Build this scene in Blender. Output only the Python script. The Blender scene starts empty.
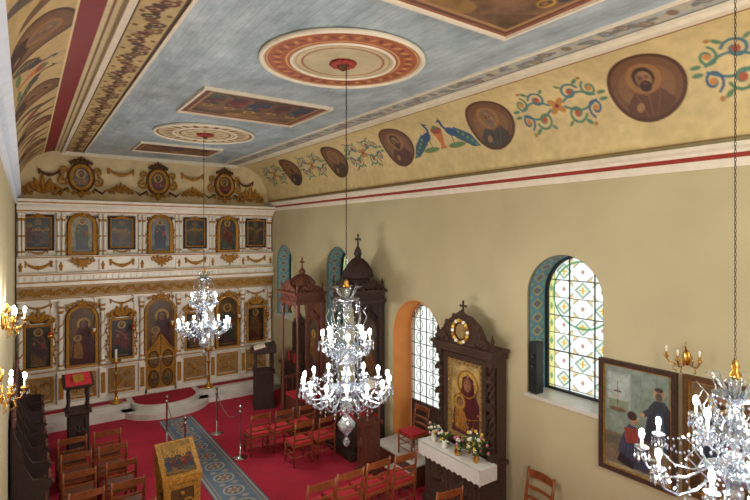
import bpy, math, random
import numpy as np
from mathutils import Matrix, Vector
random.seed(3)
rng = np.random.default_rng(5)
pi = math.pi
XL, XR, YB, YK = -0.2, 6.64, 15.7, -3.0
ZC, ZCOR = 7.04, 5.83
XM = 3.22
CX0, CX1 = 0.79, 5.65

def lin(c):
    out = []
    for v in c:
        v = v/255.0
        out.append(v/12.92 if v <= 0.04045 else ((v+0.055)/1.055)**2.4)
    return tuple(out)

# ------------------------------------------------------------ materials
def mat(name, col, rough=.6, metal=0, var=.15, scale=8, bump=0, emit=0, trans=0, col2=None, bscale=None):
    m = bpy.data.materials.new(name); m.use_nodes = True
    nt = m.node_tree; b = nt.nodes['Principled BSDF']
    c = lin(col)
    tc = nt.nodes.new('ShaderNodeTexCoord')
    n = nt.nodes.new('ShaderNodeTexNoise'); n.inputs['Scale'].default_value = scale
    n.inputs['Detail'].default_value = 5
    nt.links.new(tc.outputs['Object'], n.inputs['Vector'])
    r = nt.nodes.new('ShaderNodeValToRGB')
    ca = tuple(x*(1-var) for x in c); cb = tuple(min(1, x*(1+var)) for x in (lin(col2) if col2 else c))
    r.color_ramp.elements[0].position = .3; r.color_ramp.elements[1].position = .7
    r.color_ramp.elements[0].color = (*ca, 1); r.color_ramp.elements[1].color = (*cb, 1)
    nt.links.new(n.outputs['Fac'], r.inputs['Fac'])
    nt.links.new(r.outputs['Color'], b.inputs['Base Color'])
    b.inputs['Roughness'].default_value = rough; b.inputs['Metallic'].default_value = metal
    if trans: b.inputs['Transmission Weight'].default_value = trans
    if emit:
        nt.links.new(r.outputs['Color'], b.inputs['Emission Color'])
        b.inputs['Emission Strength'].default_value = emit
    if bump:
        n2 = nt.nodes.new('ShaderNodeTexNoise'); n2.inputs['Scale'].default_value = bscale or scale*6
        nt.links.new(tc.outputs['Object'], n2.inputs['Vector'])
        bp = nt.nodes.new('ShaderNodeBump'); bp.inputs['Strength'].default_value = bump
        bp.inputs['Distance'].default_value = .02
        nt.links.new(n2.outputs['Fac'], bp.inputs['Height']); nt.links.new(bp.outputs['Normal'], b.inputs['Normal'])
    return m

def paintmat(name, rough=.6, translucent=False):
    m = bpy.data.materials.new(name); m.use_nodes = True
    nt = m.node_tree; b = nt.nodes['Principled BSDF']
    a = nt.nodes.new('ShaderNodeAttribute'); a.attribute_name = 'Col'
    tc = nt.nodes.new('ShaderNodeTexCoord')
    n = nt.nodes.new('ShaderNodeTexNoise'); n.inputs['Scale'].default_value = 9; n.inputs['Detail'].default_value = 6
    nt.links.new(tc.outputs['Object'], n.inputs['Vector'])
    mr = nt.nodes.new('ShaderNodeMapRange'); mr.inputs['To Min'].default_value = .78; mr.inputs['To Max'].default_value = 1.2
    nt.links.new(n.outputs['Fac'], mr.inputs['Value'])
    mx = nt.nodes.new('ShaderNodeVectorMath'); mx.operation = 'SCALE'
    nt.links.new(a.outputs['Color'], mx.inputs[0]); nt.links.new(mr.outputs['Result'], mx.inputs['Scale'])
    nt.links.new(mx.outputs['Vector'], b.inputs['Base Color'])
    b.inputs['Roughness'].default_value = rough
    if translucent:
        t = nt.nodes.new('ShaderNodeBsdfTranslucent')
        nt.links.new(a.outputs['Color'], t.inputs['Color'])
        ms = nt.nodes.new('ShaderNodeMixShader'); ms.inputs['Fac'].default_value = .85
        nt.links.new(b.outputs[0], ms.inputs[1]); nt.links.new(t.outputs[0], ms.inputs[2])
        nt.links.new(ms.outputs[0], nt.nodes['Material Output'].inputs['Surface'])
    return m

PAINT = paintmat('painted_surface')
PAINTG = paintmat('icon_paint', .4)
GLASSP = paintmat('stained_glass', .3, True)
M_wall = mat('wall_plaster', (186,175,139), .8, var=.07, scale=1.0, bump=.05)
M_cream = mat('cream_moulding', (224,215,196), .6, var=.06)
M_white = mat('white_lacquer', (230,223,211), .45, var=.08, scale=5)
M_tan = mat('gilded_ground', (156,124,78), .5, var=.3, scale=25, bump=.3)
M_whiteb = mat('bluish_white', (205,215,228), .6, var=.08)
M_red = mat('red_stripe', (150,48,34), .6)
M_gold = mat('gilded_carving', (184,132,52), .34, metal=.42, var=.42, scale=30, bump=.7)
M_goldd = mat('dark_gilding', (100,67,33), .42, metal=.35, var=.4, scale=40, bump=.6)
M_brass = mat('brass', (215,165,80), .22, metal=.95, var=.1)
M_wood = mat('chair_wood', (134,72,38), .4, var=.3, scale=14)
M_dark = mat('dark_carved_wood', (52,33,26), .4, var=.45, scale=25, bump=.7)
M_redw = mat('reddish_wood', (98,54,40), .4, var=.35, scale=20, bump=.4)
M_brownw = mat('brown_carved_wood', (74,48,34), .42, var=.5, scale=30, bump=.9)
M_cush = mat('red_velvet', (176,30,44), .8, var=.15)
M_straw = mat('seat_wood', (96,50,30), .6, var=.2)
M_carpet = mat('red_carpet', (158,16,44), .95, var=.14, scale=3, bump=.3, bscale=180)
M_marble = mat('marble', (205,200,192), .3, var=.12, scale=3)
M_bulb = mat('lit_bulb', (255,250,240), .4, var=0, emit=40)
M_candle = mat('candle_sleeve', (236,230,215), .5, var=.04)
M_chrome = mat('chrome', (205,205,210), .12, metal=1, var=.03)
M_silver = mat('silver_revetment', (190,164,108), .35, metal=.5, var=.4, scale=40, bump=1)
M_iron = mat('black_iron', (22,22,24), .5)
M_lace = mat('white_lace', (232,230,224), .8, var=.08, scale=40, bump=.5)
M_orange = mat('orange_paint', (214,136,66), .75, var=.08, scale=3)
M_leaf = mat('leaf_green', (56,92,44), .6, var=.3)
M_fw = mat('white_petals', (236,232,220), .6); M_fy = mat('yellow_petals', (226,190,70), .6); M_fp = mat('pink_petals', (206,120,140), .6)
M_black = mat('black_plastic', (24,24,26), .5)

# crystal: refractive glass + sparkle + milky scatter of faceted lead crystal
M_crystal = bpy.data.materials.new('crystal_glass'); M_crystal.use_nodes = True
nt = M_crystal.node_tree; nt.nodes.remove(nt.nodes['Principled BSDF'])
gl = nt.nodes.new('ShaderNodeBsdfGlass'); gl.inputs['Color'].default_value = (.90,.94,.98,1); gl.inputs['Roughness'].default_value = .03; gl.inputs['IOR'].default_value = 1.45
gs = nt.nodes.new('ShaderNodeBsdfGlossy'); gs.inputs['Color'].default_value = (.78,.83,.90,1); gs.inputs['Roughness'].default_value = .1
df = nt.nodes.new('ShaderNodeBsdfDiffuse'); df.inputs['Color'].default_value = (.40,.47,.56,1)
nz = nt.nodes.new('ShaderNodeTexNoise'); nz.inputs['Scale'].default_value = 26
m1 = nt.nodes.new('ShaderNodeMixShader'); nt.links.new(nz.outputs['Fac'], m1.inputs['Fac'])
nt.links.new(gl.outputs[0], m1.inputs[1]); nt.links.new(gs.outputs[0], m1.inputs[2])
m2 = nt.nodes.new('ShaderNodeMixShader'); m2.inputs['Fac'].default_value = .09
nt.links.new(m1.outputs[0], m2.inputs[1]); nt.links.new(df.outputs[0], m2.inputs[2])
nt.links.new(m2.outputs[0], nt.nodes['Material Output'].inputs['Surface'])

# ceiling planks
M_ceil = bpy.data.materials.new('blue_painted_boards'); M_ceil.use_nodes = True
nt = M_ceil.node_tree; b = nt.nodes['Principled BSDF']
tc = nt.nodes.new('ShaderNodeTexCoord')
mp = nt.nodes.new('ShaderNodeMapping'); mp.inputs['Scale'].default_value = (2.0,.8,1)
nt.links.new(tc.outputs['Object'], mp.inputs['Vector'])
n = nt.nodes.new('ShaderNodeTexNoise'); n.inputs['Scale'].default_value = 1.7; n.inputs['Detail'].default_value = 12; n.inputs['Roughness'].default_value = .72
nt.links.new(mp.outputs['Vector'], n.inputs['Vector'])
r = nt.nodes.new('ShaderNodeValToRGB'); r.color_ramp.elements[0].position = .36; r.color_ramp.elements[1].position = .66
r.color_ramp.elements[0].color = (*lin((132,150,160)), 1); r.color_ramp.elements[1].color = (*lin((184,200,208)), 1)
nt.links.new(n.outputs['Fac'], r.inputs['Fac'])
sx = nt.nodes.new('ShaderNodeSeparateXYZ'); nt.links.new(tc.outputs['Object'], sx.inputs[0])
mm = nt.nodes.new('ShaderNodeMath'); mm.operation = 'MULTIPLY'; mm.inputs[1].default_value = 1/0.12
nt.links.new(sx.outputs['X'], mm.inputs[0])
fr = nt.nodes.new('ShaderNodeMath'); fr.operation = 'FRACT'; nt.links.new(mm.outputs[0], fr.inputs[0])
gt = nt.nodes.new('ShaderNodeMath'); gt.operation = 'LESS_THAN'; gt.inputs[1].default_value = .08; nt.links.new(fr.outputs[0], gt.inputs[0])
hf = nt.nodes.new('ShaderNodeMath'); hf.operation = 'MULTIPLY'; hf.inputs[1].default_value = .5; nt.links.new(gt.outputs[0], hf.inputs[0])
mc = nt.nodes.new('ShaderNodeMixRGB'); mc.inputs['Color2'].default_value = (*lin((116,130,140)), 1)
nt.links.new(hf.outputs[0], mc.inputs['Fac']); nt.links.new(r.outputs['Color'], mc.inputs['Color1'])
nt.links.new(mc.outputs['Color'], b.inputs['Base Color']); b.inputs['Roughness'].default_value = .38

# ------------------------------------------------------------ mesh builder
def link(o): bpy.context.scene.collection.objects.link(o); return o
def empty(name, loc=(0,0,0), rot=0):
    e = bpy.data.objects.new(name, None); e.location = loc; e.rotation_euler = (0,0,rot); e.empty_display_size = .1
    return link(e)

class MB:
    def __init__(s): s.v=[]; s.f=[]; s.m=[]; s.s=[]; s.mats=[]; s.M=None
    def mi(s, m):
        if m not in s.mats: s.mats.append(m)
        return s.mats.index(m)
    def add(s, vs, fs, m, smooth=False):
        o = len(s.v); k = s.mi(m)
        if s.M is not None: vs = [tuple(s.M @ Vector(v)) for v in vs]
        s.v.extend([tuple(v) for v in vs])
        for f in fs:
            s.f.append(tuple(i+o for i in f)); s.m.append(k); s.s.append(smooth)
    def box(s, x0,x1,y0,y1,z0,z1,m):
        vs = [(x0,y0,z0),(x1,y0,z0),(x1,y1,z0),(x0,y1,z0),(x0,y0,z1),(x1,y0,z1),(x1,y1,z1),(x0,y1,z1)]
        s.add(vs, [(3,2,1,0),(4,5,6,7),(0,1,5,4),(1,2,6,5),(2,3,7,6),(3,0,4,7)], m)
    def lathe(s, cx,cy,z0,prof,m,n=12,smooth=True,sq=False):
        vs=[]; fs=[]
        off = pi/n if sq else 0
        for (r,z) in prof:
            for i in range(n):
                a = 2*pi*i/n+off; vs.append((cx+r*math.cos(a), cy+r*math.sin(a), z0+z))
        for j in range(len(prof)-1):
            for i in range(n):
                k=(i+1)%n; fs.append((j*n+i,j*n+k,(j+1)*n+k,(j+1)*n+i))
        fs.append(tuple(range(n))[::-1]); fs.append(tuple((len(prof)-1)*n+i for i in range(n)))
        s.add(vs,fs,m,smooth)
    def tube(s, pts, r, m, n=6, closed=False):
        P=[Vector(p) for p in pts]; N=len(P)
        T=[]
        for i in range(N):
            if closed: t=P[(i+1)%N]-P[(i-1)%N]
            else: t=P[min(i+1,N-1)]-P[max(i-1,0)]
            T.append(t.normalized() if t.length>1e-9 else Vector((0,0,1)))
        ax=[Vector((1,0,0)),Vector((0,1,0)),Vector((0,0,1))]
        ref=min(ax,key=lambda a:max(abs(t.dot(a)) for t in T))
        vs=[];fs=[]
        for i in range(N):
            u=T[i].cross(ref); u = u.normalized() if u.length>1e-6 else Vector((1,0,0))
            w=T[i].cross(u)
            ri=r[i] if isinstance(r,(list,tuple)) else r
            for k in range(n):
                a=2*pi*k/n; vs.append(tuple(P[i]+u*ri*math.cos(a)+w*ri*math.sin(a)))
        L=N if closed else N-1
        for i in range(L):
            for k in range(n):
                q=(k+1)%n; j=(i+1)%N
                fs.append((i*n+k,i*n+q,j*n+q,j*n+k))
        if not closed:
            fs.append(tuple(range(n))[::-1]); fs.append(tuple((N-1)*n+k for k in range(n)))
        s.add(vs,fs,m,True)
    def ball(s, c, r, m, n=8, rz=None, ry=None):
        rz=rz or r; ry=ry or r; h=max(4,n//2)
        vs=[(c[0],c[1],c[2]-rz)];fs=[]
        for j in range(1,h):
            p=-pi/2+pi*j/h
            for i in range(n):
                a=2*pi*i/n; vs.append((c[0]+r*math.cos(p)*math.cos(a),c[1]+ry*math.cos(p)*math.sin(a),c[2]+rz*math.sin(p)))
        vs.append((c[0],c[1],c[2]+rz)); T=len(vs)-1
        for i in range(n):
            k=(i+1)%n; fs.append((0,1+k,1+i)); fs.append((T,1+(h-2)*n+i,1+(h-2)*n+k))
            for j in range(h-2): fs.append((1+j*n+i,1+j*n+k,1+(j+1)*n+k,1+(j+1)*n+i))
        s.add(vs,fs,m,True)
    def octa(s, c, r, h, m):
        x,y,z=c
        s.add([(x,y,z-h),(x+r,y,z),(x,y+r,z),(x-r,y,z),(x,y-r,z),(x,y,z+h)],
              [(0,2,1),(0,3,2),(0,4,3),(0,1,4),(5,1,2),(5,2,3),(5,3,4),(5,4,1)],m)
    def prism(s, pts, y0, y1, m, smooth=False):
        n=len(pts)
        vs=[(p[0],y0,p[1]) for p in pts]+[(p[0],y1,p[1]) for p in pts]
        fs=[tuple(range(n)),tuple(range(2*n-1,n-1,-1))]+[(i,(i+1)%n,n+(i+1)%n,n+i) for i in range(n)]
        s.add(vs,fs,m,smooth)
    def frame(s, inn, out, y0, y1, m, closed=True):
        n=len(inn)
        vs=[(p[0],y0,p[1]) for p in inn]+[(p[0],y0,p[1]) for p in out]+[(p[0],y1,p[1]) for p in inn]+[(p[0],y1,p[1]) for p in out]
        fs=[]
        for i in range(n if closed else n-1):
            j=(i+1)%n
            fs += [(i,j,n+j,n+i),(2*n+i,3*n+i,3*n+j,2*n+j),(i,2*n+i,2*n+j,j),(n+i,n+j,3*n+j,3*n+i)]
        s.add(vs,fs,m)
    def build(s, name, parent=None, bevel=0):
        me=bpy.data.meshes.new(name); me.from_pydata(s.v,[],s.f)
        for m in s.mats: me.materials.append(m)
        me.polygons.foreach_set('material_index',s.m); me.polygons.foreach_set('use_smooth',s.s); me.update()
        o=link(bpy.data.objects.new(name,me))
        if parent: o.parent=parent
        if bevel:
            b=o.modifiers.new('bevel','BEVEL'); b.width=bevel; b.segments=2; b.limit_method='ANGLE'
        return o

def arch(xc,w,z0,z1,n=14):
    r=w/2; zs=z1-r
    return [(xc-r,z0),(xc+r,z0)]+[(xc+r*math.cos(pi*i/n),zs+r*math.sin(pi*i/n)) for i in range(n+1)]
def rect(xc,w,z0,z1): r=w/2; return [(xc-r,z0),(xc+r,z0),(xc+r,z1),(xc-r,z1)]
def oval(xc,zc,rx,rz,n=24): return [(xc+rx*math.cos(2*pi*i/n),zc+rz*math.sin(2*pi*i/n)) for i in range(n)]

def spiral(cx,cz,r,a0,turns,hand,y,n=16):
    return [(cx+r*(1-.85*i/n)*math.cos(a0+hand*turns*2*pi*i/n),y,cz+r*(1-.85*i/n)*math.sin(a0+hand*turns*2*pi*i/n)) for i in range(n+1)]
def crest(mb,cx,z,w,h,y,m,t=.018):
    for k in range(-2,3):
        a=pi/2-k*.42; L=h*(1-.14*abs(k))
        mb.tube([(cx+L*f*math.cos(a)+.12*w*k*f*(1-f),y,z+L*f*math.sin(a)) for f in (0,.3,.6,.85,1)],[t*.8,t*1.5,t*1.7,t*1.2,t*.3],m,6)
    for sg in (-1,1):
        r=h*.30
        mb.tube(spiral(cx+sg*w*.26,z+r*.9,r,-pi/2,1.15,sg,y),[t*(1.5-.9*i/16) for i in range(17)],m,6)
        r=h*.2
        mb.tube(spiral(cx+sg*w*.44,z+r*.8,r,-pi/2,1.15,sg,y),[t*(1.2-.7*i/16) for i in range(17)],m,6)
    mb.ball((cx,y-.005,z+.2*h),t*2,m)
def vine(mb,x,z0,z1,y,m,amp=.03,t=.012):
    n=int((z1-z0)/.04)+2
    mb.tube([(x+amp*math.sin((z1-z0)*i/n*14),y,z0+(z1-z0)*i/n) for i in range(n+1)],t*.8,m,5)
    z=z0+.06;k=0
    while z<z1-.04:
        sg=1 if k%2 else -1
        mb.tube(spiral(x+sg*amp*.8,z,amp*1.1,0,1.1,sg,y,8),t,m,5); z+=.11;k+=1
def swag(mb,cx,z,w,drop,y,m,t=.02):
    n=12
    mb.tube([(cx+w*(i/n-.5),y,z-drop*(1-(2*i/n-1)**2)) for i in range(n+1)],[t*(.5+1.0*(1-(2*i/n-1)**2)) for i in range(n+1)],m,6)
    for sg in (-1,1):
        mb.ball((cx+sg*w/2,y,z),t*1.5,m,6)
        mb.tube([(cx+sg*w/2,y,z),(cx+sg*w/2,y,z-drop*.9)],[t*.6,t*1.1],m,5)
    mb.ball((cx,y,z-drop),t*2,m,6)
def cross(mb,cx,cy,z,h,m,t=.02):
    mb.box(cx-t,cx+t,cy-t*.6,cy+t*.6,z,z+h,m); mb.box(cx-h*.33,cx+h*.33,cy-t*.6,cy+t*.6,z+h*.55,z+h*.55+2*t,m)
    for p in ((0,h),(-h*.33,h*.55+t),(h*.33,h*.55+t)): mb.ball((cx+p[0],cy,z+p[1]),t*1.5,m,6)

# ------------------------------------------------------------ painter
class Canvas:
    def __init__(s,W,H,res,bg):
        s.W=W;s.H=H; s.nx=int(W/res)+2; s.ny=int(H/res)+2
        s.xs=np.linspace(0,W,s.nx); s.ys=np.linspace(0,H,s.ny); s.res=res
        s.rgb=np.ones((s.ny,s.nx,3))*np.array(lin(bg))
    def win(s,x0,x1,y0,y1):
        i0=max(0,int(x0/s.W*(s.nx-1))-1); i1=min(s.nx,int(x1/s.W*(s.nx-1))+3)
        j0=max(0,int(y0/s.H*(s.ny-1))-1); j1=min(s.ny,int(y1/s.H*(s.ny-1))+3)
        if i1<=i0 or j1<=j0: return None
        X,Y=np.meshgrid(s.xs[i0:i1],s.ys[j0:j1]); return (slice(j0,j1),slice(i0,i1)),X,Y
    def put(s,sl,m,col,a=1):
        m=(np.clip(m,0,1)*a)[...,None]; s.rgb[sl]=s.rgb[sl]*(1-m)+np.array(lin(col))*m
    def ell(s,cx,cy,rx,ry,col,a=1,rot=0):
        R=max(rx,ry)*1.1+s.res; w=s.win(cx-R,cx+R,cy-R,cy+R)
        if w is None: return
        sl,X,Y=w; c,q=math.cos(rot),math.sin(rot)
        u=((X-cx)*c+(Y-cy)*q)/rx; v=(-(X-cx)*q+(Y-cy)*c)/ry
        d=(1-np.sqrt(u*u+v*v))*min(rx,ry)/s.res+.5; s.put(sl,d,col,a)
    def ring(s,cx,cy,rx,ry,t,col):
        R=max(rx,ry)+t+s.res; w=s.win(cx-R,cx+R,cy-R,cy+R)
        if w is None: return
        sl,X,Y=w; d=np.sqrt(((X-cx)/rx)**2+((Y-cy)/ry)**2)
        s.put(sl,(t/2-np.abs(d-1)*min(rx,ry))/s.res+.5,col)
    def rect(s,x0,x1,y0,y1,col,a=1):
        w=s.win(x0,x1,y0,y1)
        if w is None: return
        sl,X,Y=w; s.put(sl,((X>=x0)&(X<=x1)&(Y>=y0)&(Y<=y1)).astype(float),col,a)
    def poly(s,pts,col,a=1):
        xs=[p[0] for p in pts]; ys=[p[1] for p in pts]
        w=s.win(min(xs),max(xs),min(ys),max(ys))
        if w is None: return
        sl,X,Y=w; ins=np.zeros(X.shape,bool); n=len(pts)
        for i in range(n):
            x1,y1=pts[i];x2,y2=pts[(i+1)%n]
            if y1==y2: continue
            cond=((y1>Y)!=(y2>Y))&(X<(x2-x1)*(Y-y1)/(y2-y1)+x1); ins^=cond
        s.put(sl,ins.astype(float),col,a)
    def stroke(s,pts,t,col,a=1):
        xs=[p[0] for p in pts]; ys=[p[1] for p in pts]
        w=s.win(min(xs)-t-s.res,max(xs)+t+s.res,min(ys)-t-s.res,max(ys)+t+s.res)
        if w is None: return
        sl,X,Y=w; D=np.full(X.shape,1e9)
        for (x1,y1),(x2,y2) in zip(pts[:-1],pts[1:]):
            dx,dy=x2-x1,y2-y1; L=dx*dx+dy*dy+1e-12
            k=np.clip(((X-x1)*dx+(Y-y1)*dy)/L,0,1); D=np.minimum(D,np.hypot(X-x1-k*dx,Y-y1-k*dy))
        s.put(sl,(t/2-D)/s.res+.5,col,a)
    def mottle(s,amt,cells):
        gx=max(2,int(cells*s.W/max(s.W,s.H)))+2; gy=max(2,int(cells*s.H/max(s.W,s.H)))+2
        g=rng.random((gy,gx))
        xi=np.linspace(0,gx-1.001,s.nx); yi=np.linspace(0,gy-1.001,s.ny)
        x0=xi.astype(int);y0=yi.astype(int);fx=xi-x0;fy=(yi-y0)[:,None]
        fx=fx*fx*(3-2*fx); fy=fy*fy*(3-2*fy)
        A=g[y0][:,x0]*(1-fx)+g[y0][:,x0+1]*fx; B=g[y0+1][:,x0]*(1-fx)+g[y0+1][:,x0+1]*fx
        s.rgb*=(1+amt*((A*(1-fy)+B*fy)*2-1))[...,None]
    def mesh(s,name,fn,parent=None,m=None,mask=None):
        X,Y=np.meshgrid(s.xs,s.ys); x,y,z=fn(X,Y)
        co=np.stack([np.broadcast_to(a,X.shape) for a in (x,y,z)],-1).reshape(-1,3)
        idx=np.arange(s.nx*s.ny).reshape(s.ny,s.nx)
        F=np.stack([idx[:-1,:-1],idx[:-1,1:],idx[1:,1:],idx[1:,:-1]],-1).reshape(-1,4)
        if mask is not None:
            mk=mask(X,Y); k=(mk[:-1,:-1]&mk[:-1,1:]&mk[1:,1:]&mk[1:,:-1]).reshape(-1); F=F[k]
        me=bpy.data.meshes.new(name); nv=len(co); nf=len(F)
        me.vertices.add(nv); me.vertices.foreach_set('co',co.ravel().astype(np.float32))
        me.loops.add(nf*4); me.loops.foreach_set('vertex_index',F.ravel().astype(np.int32))
        me.polygons.add(nf); me.polygons.foreach_set('loop_start',(np.arange(nf)*4).astype(np.int32))
        me.polygons.foreach_set('loop_total',np.full(nf,4,np.int32))
        me.update(calc_edges=True); me.validate()
        ca=me.color_attributes.new('Col','FLOAT_COLOR','POINT')
        rgba=np.ones((nv,4),np.float32); rgba[:,:3]=np.clip(s.rgb,0,1).reshape(-1,3)
        ca.data.foreach_set('color',rgba.ravel())
        me.polygons.foreach_set('use_smooth',[True]*nf)
        me.materials.append(m or PAINT)
        o=link(bpy.data.objects.new(name,me))
        if parent: o.parent=parent
        return o

def bust(cv,cx,cy,s,robe=(70,50,60),skin=(150,105,70),hair=(60,38,24),halo=(190,150,70),beard=True):
    cv.poly([(cx-2.5*s,cy-4.2*s),(cx-2.4*s,cy-2.6*s),(cx-1.5*s,cy-1.5*s),(cx-.5*s,cy-1.1*s),(cx+.5*s,cy-1.1*s),(cx+1.5*s,cy-1.5*s),(cx+2.4*s,cy-2.6*s),(cx+2.5*s,cy-4.2*s)],robe)
    r2=tuple(min(255,int(c*1.35+10)) for c in robe)
    for k in (-1,0,1): cv.stroke([(cx+k*s*1.2,cy-1.7*s),(cx+k*s*.5,cy-4*s)],s*.14,r2,.5)
    if halo:
        cv.ell(cx,cy+.1*s,1.9*s,1.9*s,halo); cv.ring(cx,cy+.1*s,1.85*s,1.85*s,.1*s,(120,70,35))
    cv.ell(cx,cy+.15*s,1.1*s,1.3*s,hair); cv.ell(cx,cy-.1*s,.78*s,1.05*s,skin)
    cv.ell(cx+.4*s,cy-.1*s,.4*s,.95*s,tuple(int(c*.75) for c in skin),.6)
    if beard: cv.ell(cx,cy-.85*s,.6*s,.65*s,hair)
    cv.ell(cx,cy-.55*s,.25*s,.08*s,(120,60,50))
    for k in (-1,1): cv.ell(cx+k*.32*s,cy+.08*s,.16*s,.09*s,(40,25,20)); cv.stroke([(cx+k*.5*s,cy+.3*s),(cx+k*.15*s,cy+.28*s)],.08*s,(50,32,22))
    cv.stroke([(cx,cy+.1*s),(cx+.06*s,cy-.3*s)],.1*s,(115,75,50))
    cv.ell(cx+1.1*s,cy-3*s,.4*s,.5*s,skin,1,.5)
def standing(cv,cx,z,H,robe,cloak,skin=(165,115,80),hair=(70,45,28)):
    cv.poly([(cx-.17*H,z),(cx-.16*H,z+.5*H),(cx-.15*H,z+.76*H),(cx-.06*H,z+.82*H),(cx+.06*H,z+.82*H),(cx+.15*H,z+.76*H),(cx+.17*H,z+.5*H),(cx+.16*H,z)],robe)
    cv.poly([(cx-.15*H,z+.78*H),(cx+.05*H,z+.8*H),(cx+.2*H,z+.45*H),(cx+.12*H,z+.12*H),(cx-.05*H,z+.3*H),(cx-.2*H,z+.35*H)],cloak)
    d=tuple(int(c*.55) for c in cloak)
    for k in range(4): cv.stroke([(cx-.1*H+.07*H*k,z+.7*H),(cx-.12*H+.09*H*k,z+.25*H)],.012*H,d)
    cv.stroke([(cx-.15*H,z+.77*H),(cx+.04*H,z+.62*H),(cx+.19*H,z+.45*H)],.014*H,(190,150,80),.8); cv.stroke([(cx-.16*H,z+.02*H),(cx+.16*H,z+.02*H)],.02*H,(180,140,70),.8)
    cv.ell(cx,z+.9*H,.115*H,.115*H,(205,165,80)); cv.ring(cx,z+.9*H,.11*H,.11*H,.012*H,(120,70,30))
    cv.ell(cx,z+.905*H,.062*H,.075*H,hair); cv.ell(cx,z+.895*H,.045*H,.06*H,skin); cv.ell(cx,z+.855*H,.035*H,.03*H,hair)
    for k in (-1,1): cv.ell(cx+k*.018*H,z+.905*H,.008*H,.006*H,(40,25,20))
    cv.ell(cx-.1*H,z+.6*H,.03*H,.04*H,skin); cv.ell(cx+.12*H,z+.58*H,.03*H,.035*H,skin)
    cv.rect(cx+.05*H,cx+.15*H,z+.47*H,z+.6*H,(150,60,40))
ROBES=[(110,42,36),(54,64,84),(70,82,66),(124,88,50),(84,52,56),(52,58,58)]
def icon(w,h,kind='stand',seed=0,bg=None,res=None,dim=.75):
    rr=random.Random(seed)
    bg=bg or rr.choice([(66,52,36),(52,58,60),(96,76,42),(60,50,44),(48,44,40)])
    cv=Canvas(w,h,res or max(w,h)/130,bg); cv.mottle(.35,8)
    cv.rect(0,w,0,h*.16,tuple(int(c*.7) for c in bg))
    if kind=='stand':
        H=min(h*.92,w*2.1); standing(cv,w/2,h*.03,H,rr.choice(ROBES),rr.choice(ROBES))
    elif kind=='bust': bust(cv,w/2,h*.66,min(w,h)*.16,rr.choice(ROBES))
    elif kind=='virgin':
        s=min(w,h)*.14; cx=w*.56; cy=h*.7
        cv.ell(cx,cy+.1*s,2.0*s,2.0*s,(196,158,80)); cv.ring(cx,cy+.1*s,1.95*s,1.95*s,.12*s,(120,76,36))
        cv.poly([(w*.1,0),(w*.14,h*.3),(w*.24,h*.5),(cx-1.2*s,cy-.6*s),(cx-1.1*s,cy+.9*s),(cx,cy+1.5*s),(cx+1.1*s,cy+.9*s),(cx+1.3*s,cy-.8*s),(w*.9,h*.46),(w*.95,h*.2),(w*.93,0)],(92,34,38))
        for k in range(5): cv.stroke([(cx+.9*s,cy-s+.3*k*s),(w*.6+.06*w*k,h*.06)],.08*s,(58,20,26),.8)
        cv.ell(cx-.1*s,cy-.05*s,.72*s,1.0*s,(156,108,74)); cv.ell(cx+.25*s,cy-.05*s,.35*s,.85*s,(116,76,52),.6)
        for k in (-1,1): cv.ell(cx-.1*s+k*.3*s,cy+.12*s,.14*s,.08*s,(36,24,20))
        cv.stroke([(cx-.12*s,cy+.1*s),(cx-.16*s,cy-.35*s)],.09*s,(110,70,46)); cv.ell(cx-.12*s,cy-.6*s,.2*s,.06*s,(130,56,48))
        cv.poly([(w*.18,h*.12),(w*.2,h*.36),(w*.4,h*.4),(w*.52,h*.28),(w*.5,h*.1)],(176,120,50))
        for k in range(4): cv.stroke([(w*.22+.07*w*k,h*.35),(w*.24+.07*w*k,h*.12)],.07*s,(120,76,32))
        cv.ell(w*.33,h*.46,s*1.15,s*1.15,(196,158,80)); cv.ring(w*.33,h*.46,s*1.1,s*1.1,.1*s,(120,76,36)); cv.ell(w*.33,h*.46,s*.66,s*.74,(84,52,30)); cv.ell(w*.34,h*.45,s*.52,s*.62,(160,112,76))
        for k in (-1,1): cv.ell(w*.34+k*.2*s,h*.46,.09*s,.06*s,(36,24,20))
        cv.ell(w*.5,h*.2,.3*s,.42*s,(156,108,74),1,.7)
        cv.ell(cx,cy+1.2*s,.12*s,.12*s,(206,166,84)); cv.ell(w*.85,h*.36,.14*s,.14*s,(206,166,84))
    elif kind=='scene':
        cv.poly([(0,h*.55),(w*.2,h*.8),(w*.4,h*.6),(w*.7,h*.85),(w,h*.6),(w,h*.2),(0,h*.2)],tuple(int(c*1.25) for c in bg),.7)
        for k in range(5):
            x=w*(.14+.18*k); H=h*rr.uniform(.45,.62); standing(cv,x,h*rr.uniform(.04,.2),min(H,w*.9),rr.choice(ROBES),rr.choice(ROBES))
        cv.ell(w*.5,h*.85,w*.16,h*.1,(170,130,70),.6)
    cv.mottle(.22,34); cv.mottle(.15,12); cv.rgb*=dim
    return cv
def flat_y(cv,name,x0,z0,y,parent,maskpts=None,m=PAINTG):
    return cv.mesh(name,lambda X,Y:(X+x0,y+0*X,Y+z0),parent,m,maskpts)
def archmask(w,h):
    return lambda X,Y:(Y<h-w/2)|(np.hypot(X-w/2,Y-(h-w/2))<=w/2)
def ovalmask(w,h): return lambda X,Y:((X-w/2)/(w/2))**2+((Y-h/2)/(h/2))**2<=1.0

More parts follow.
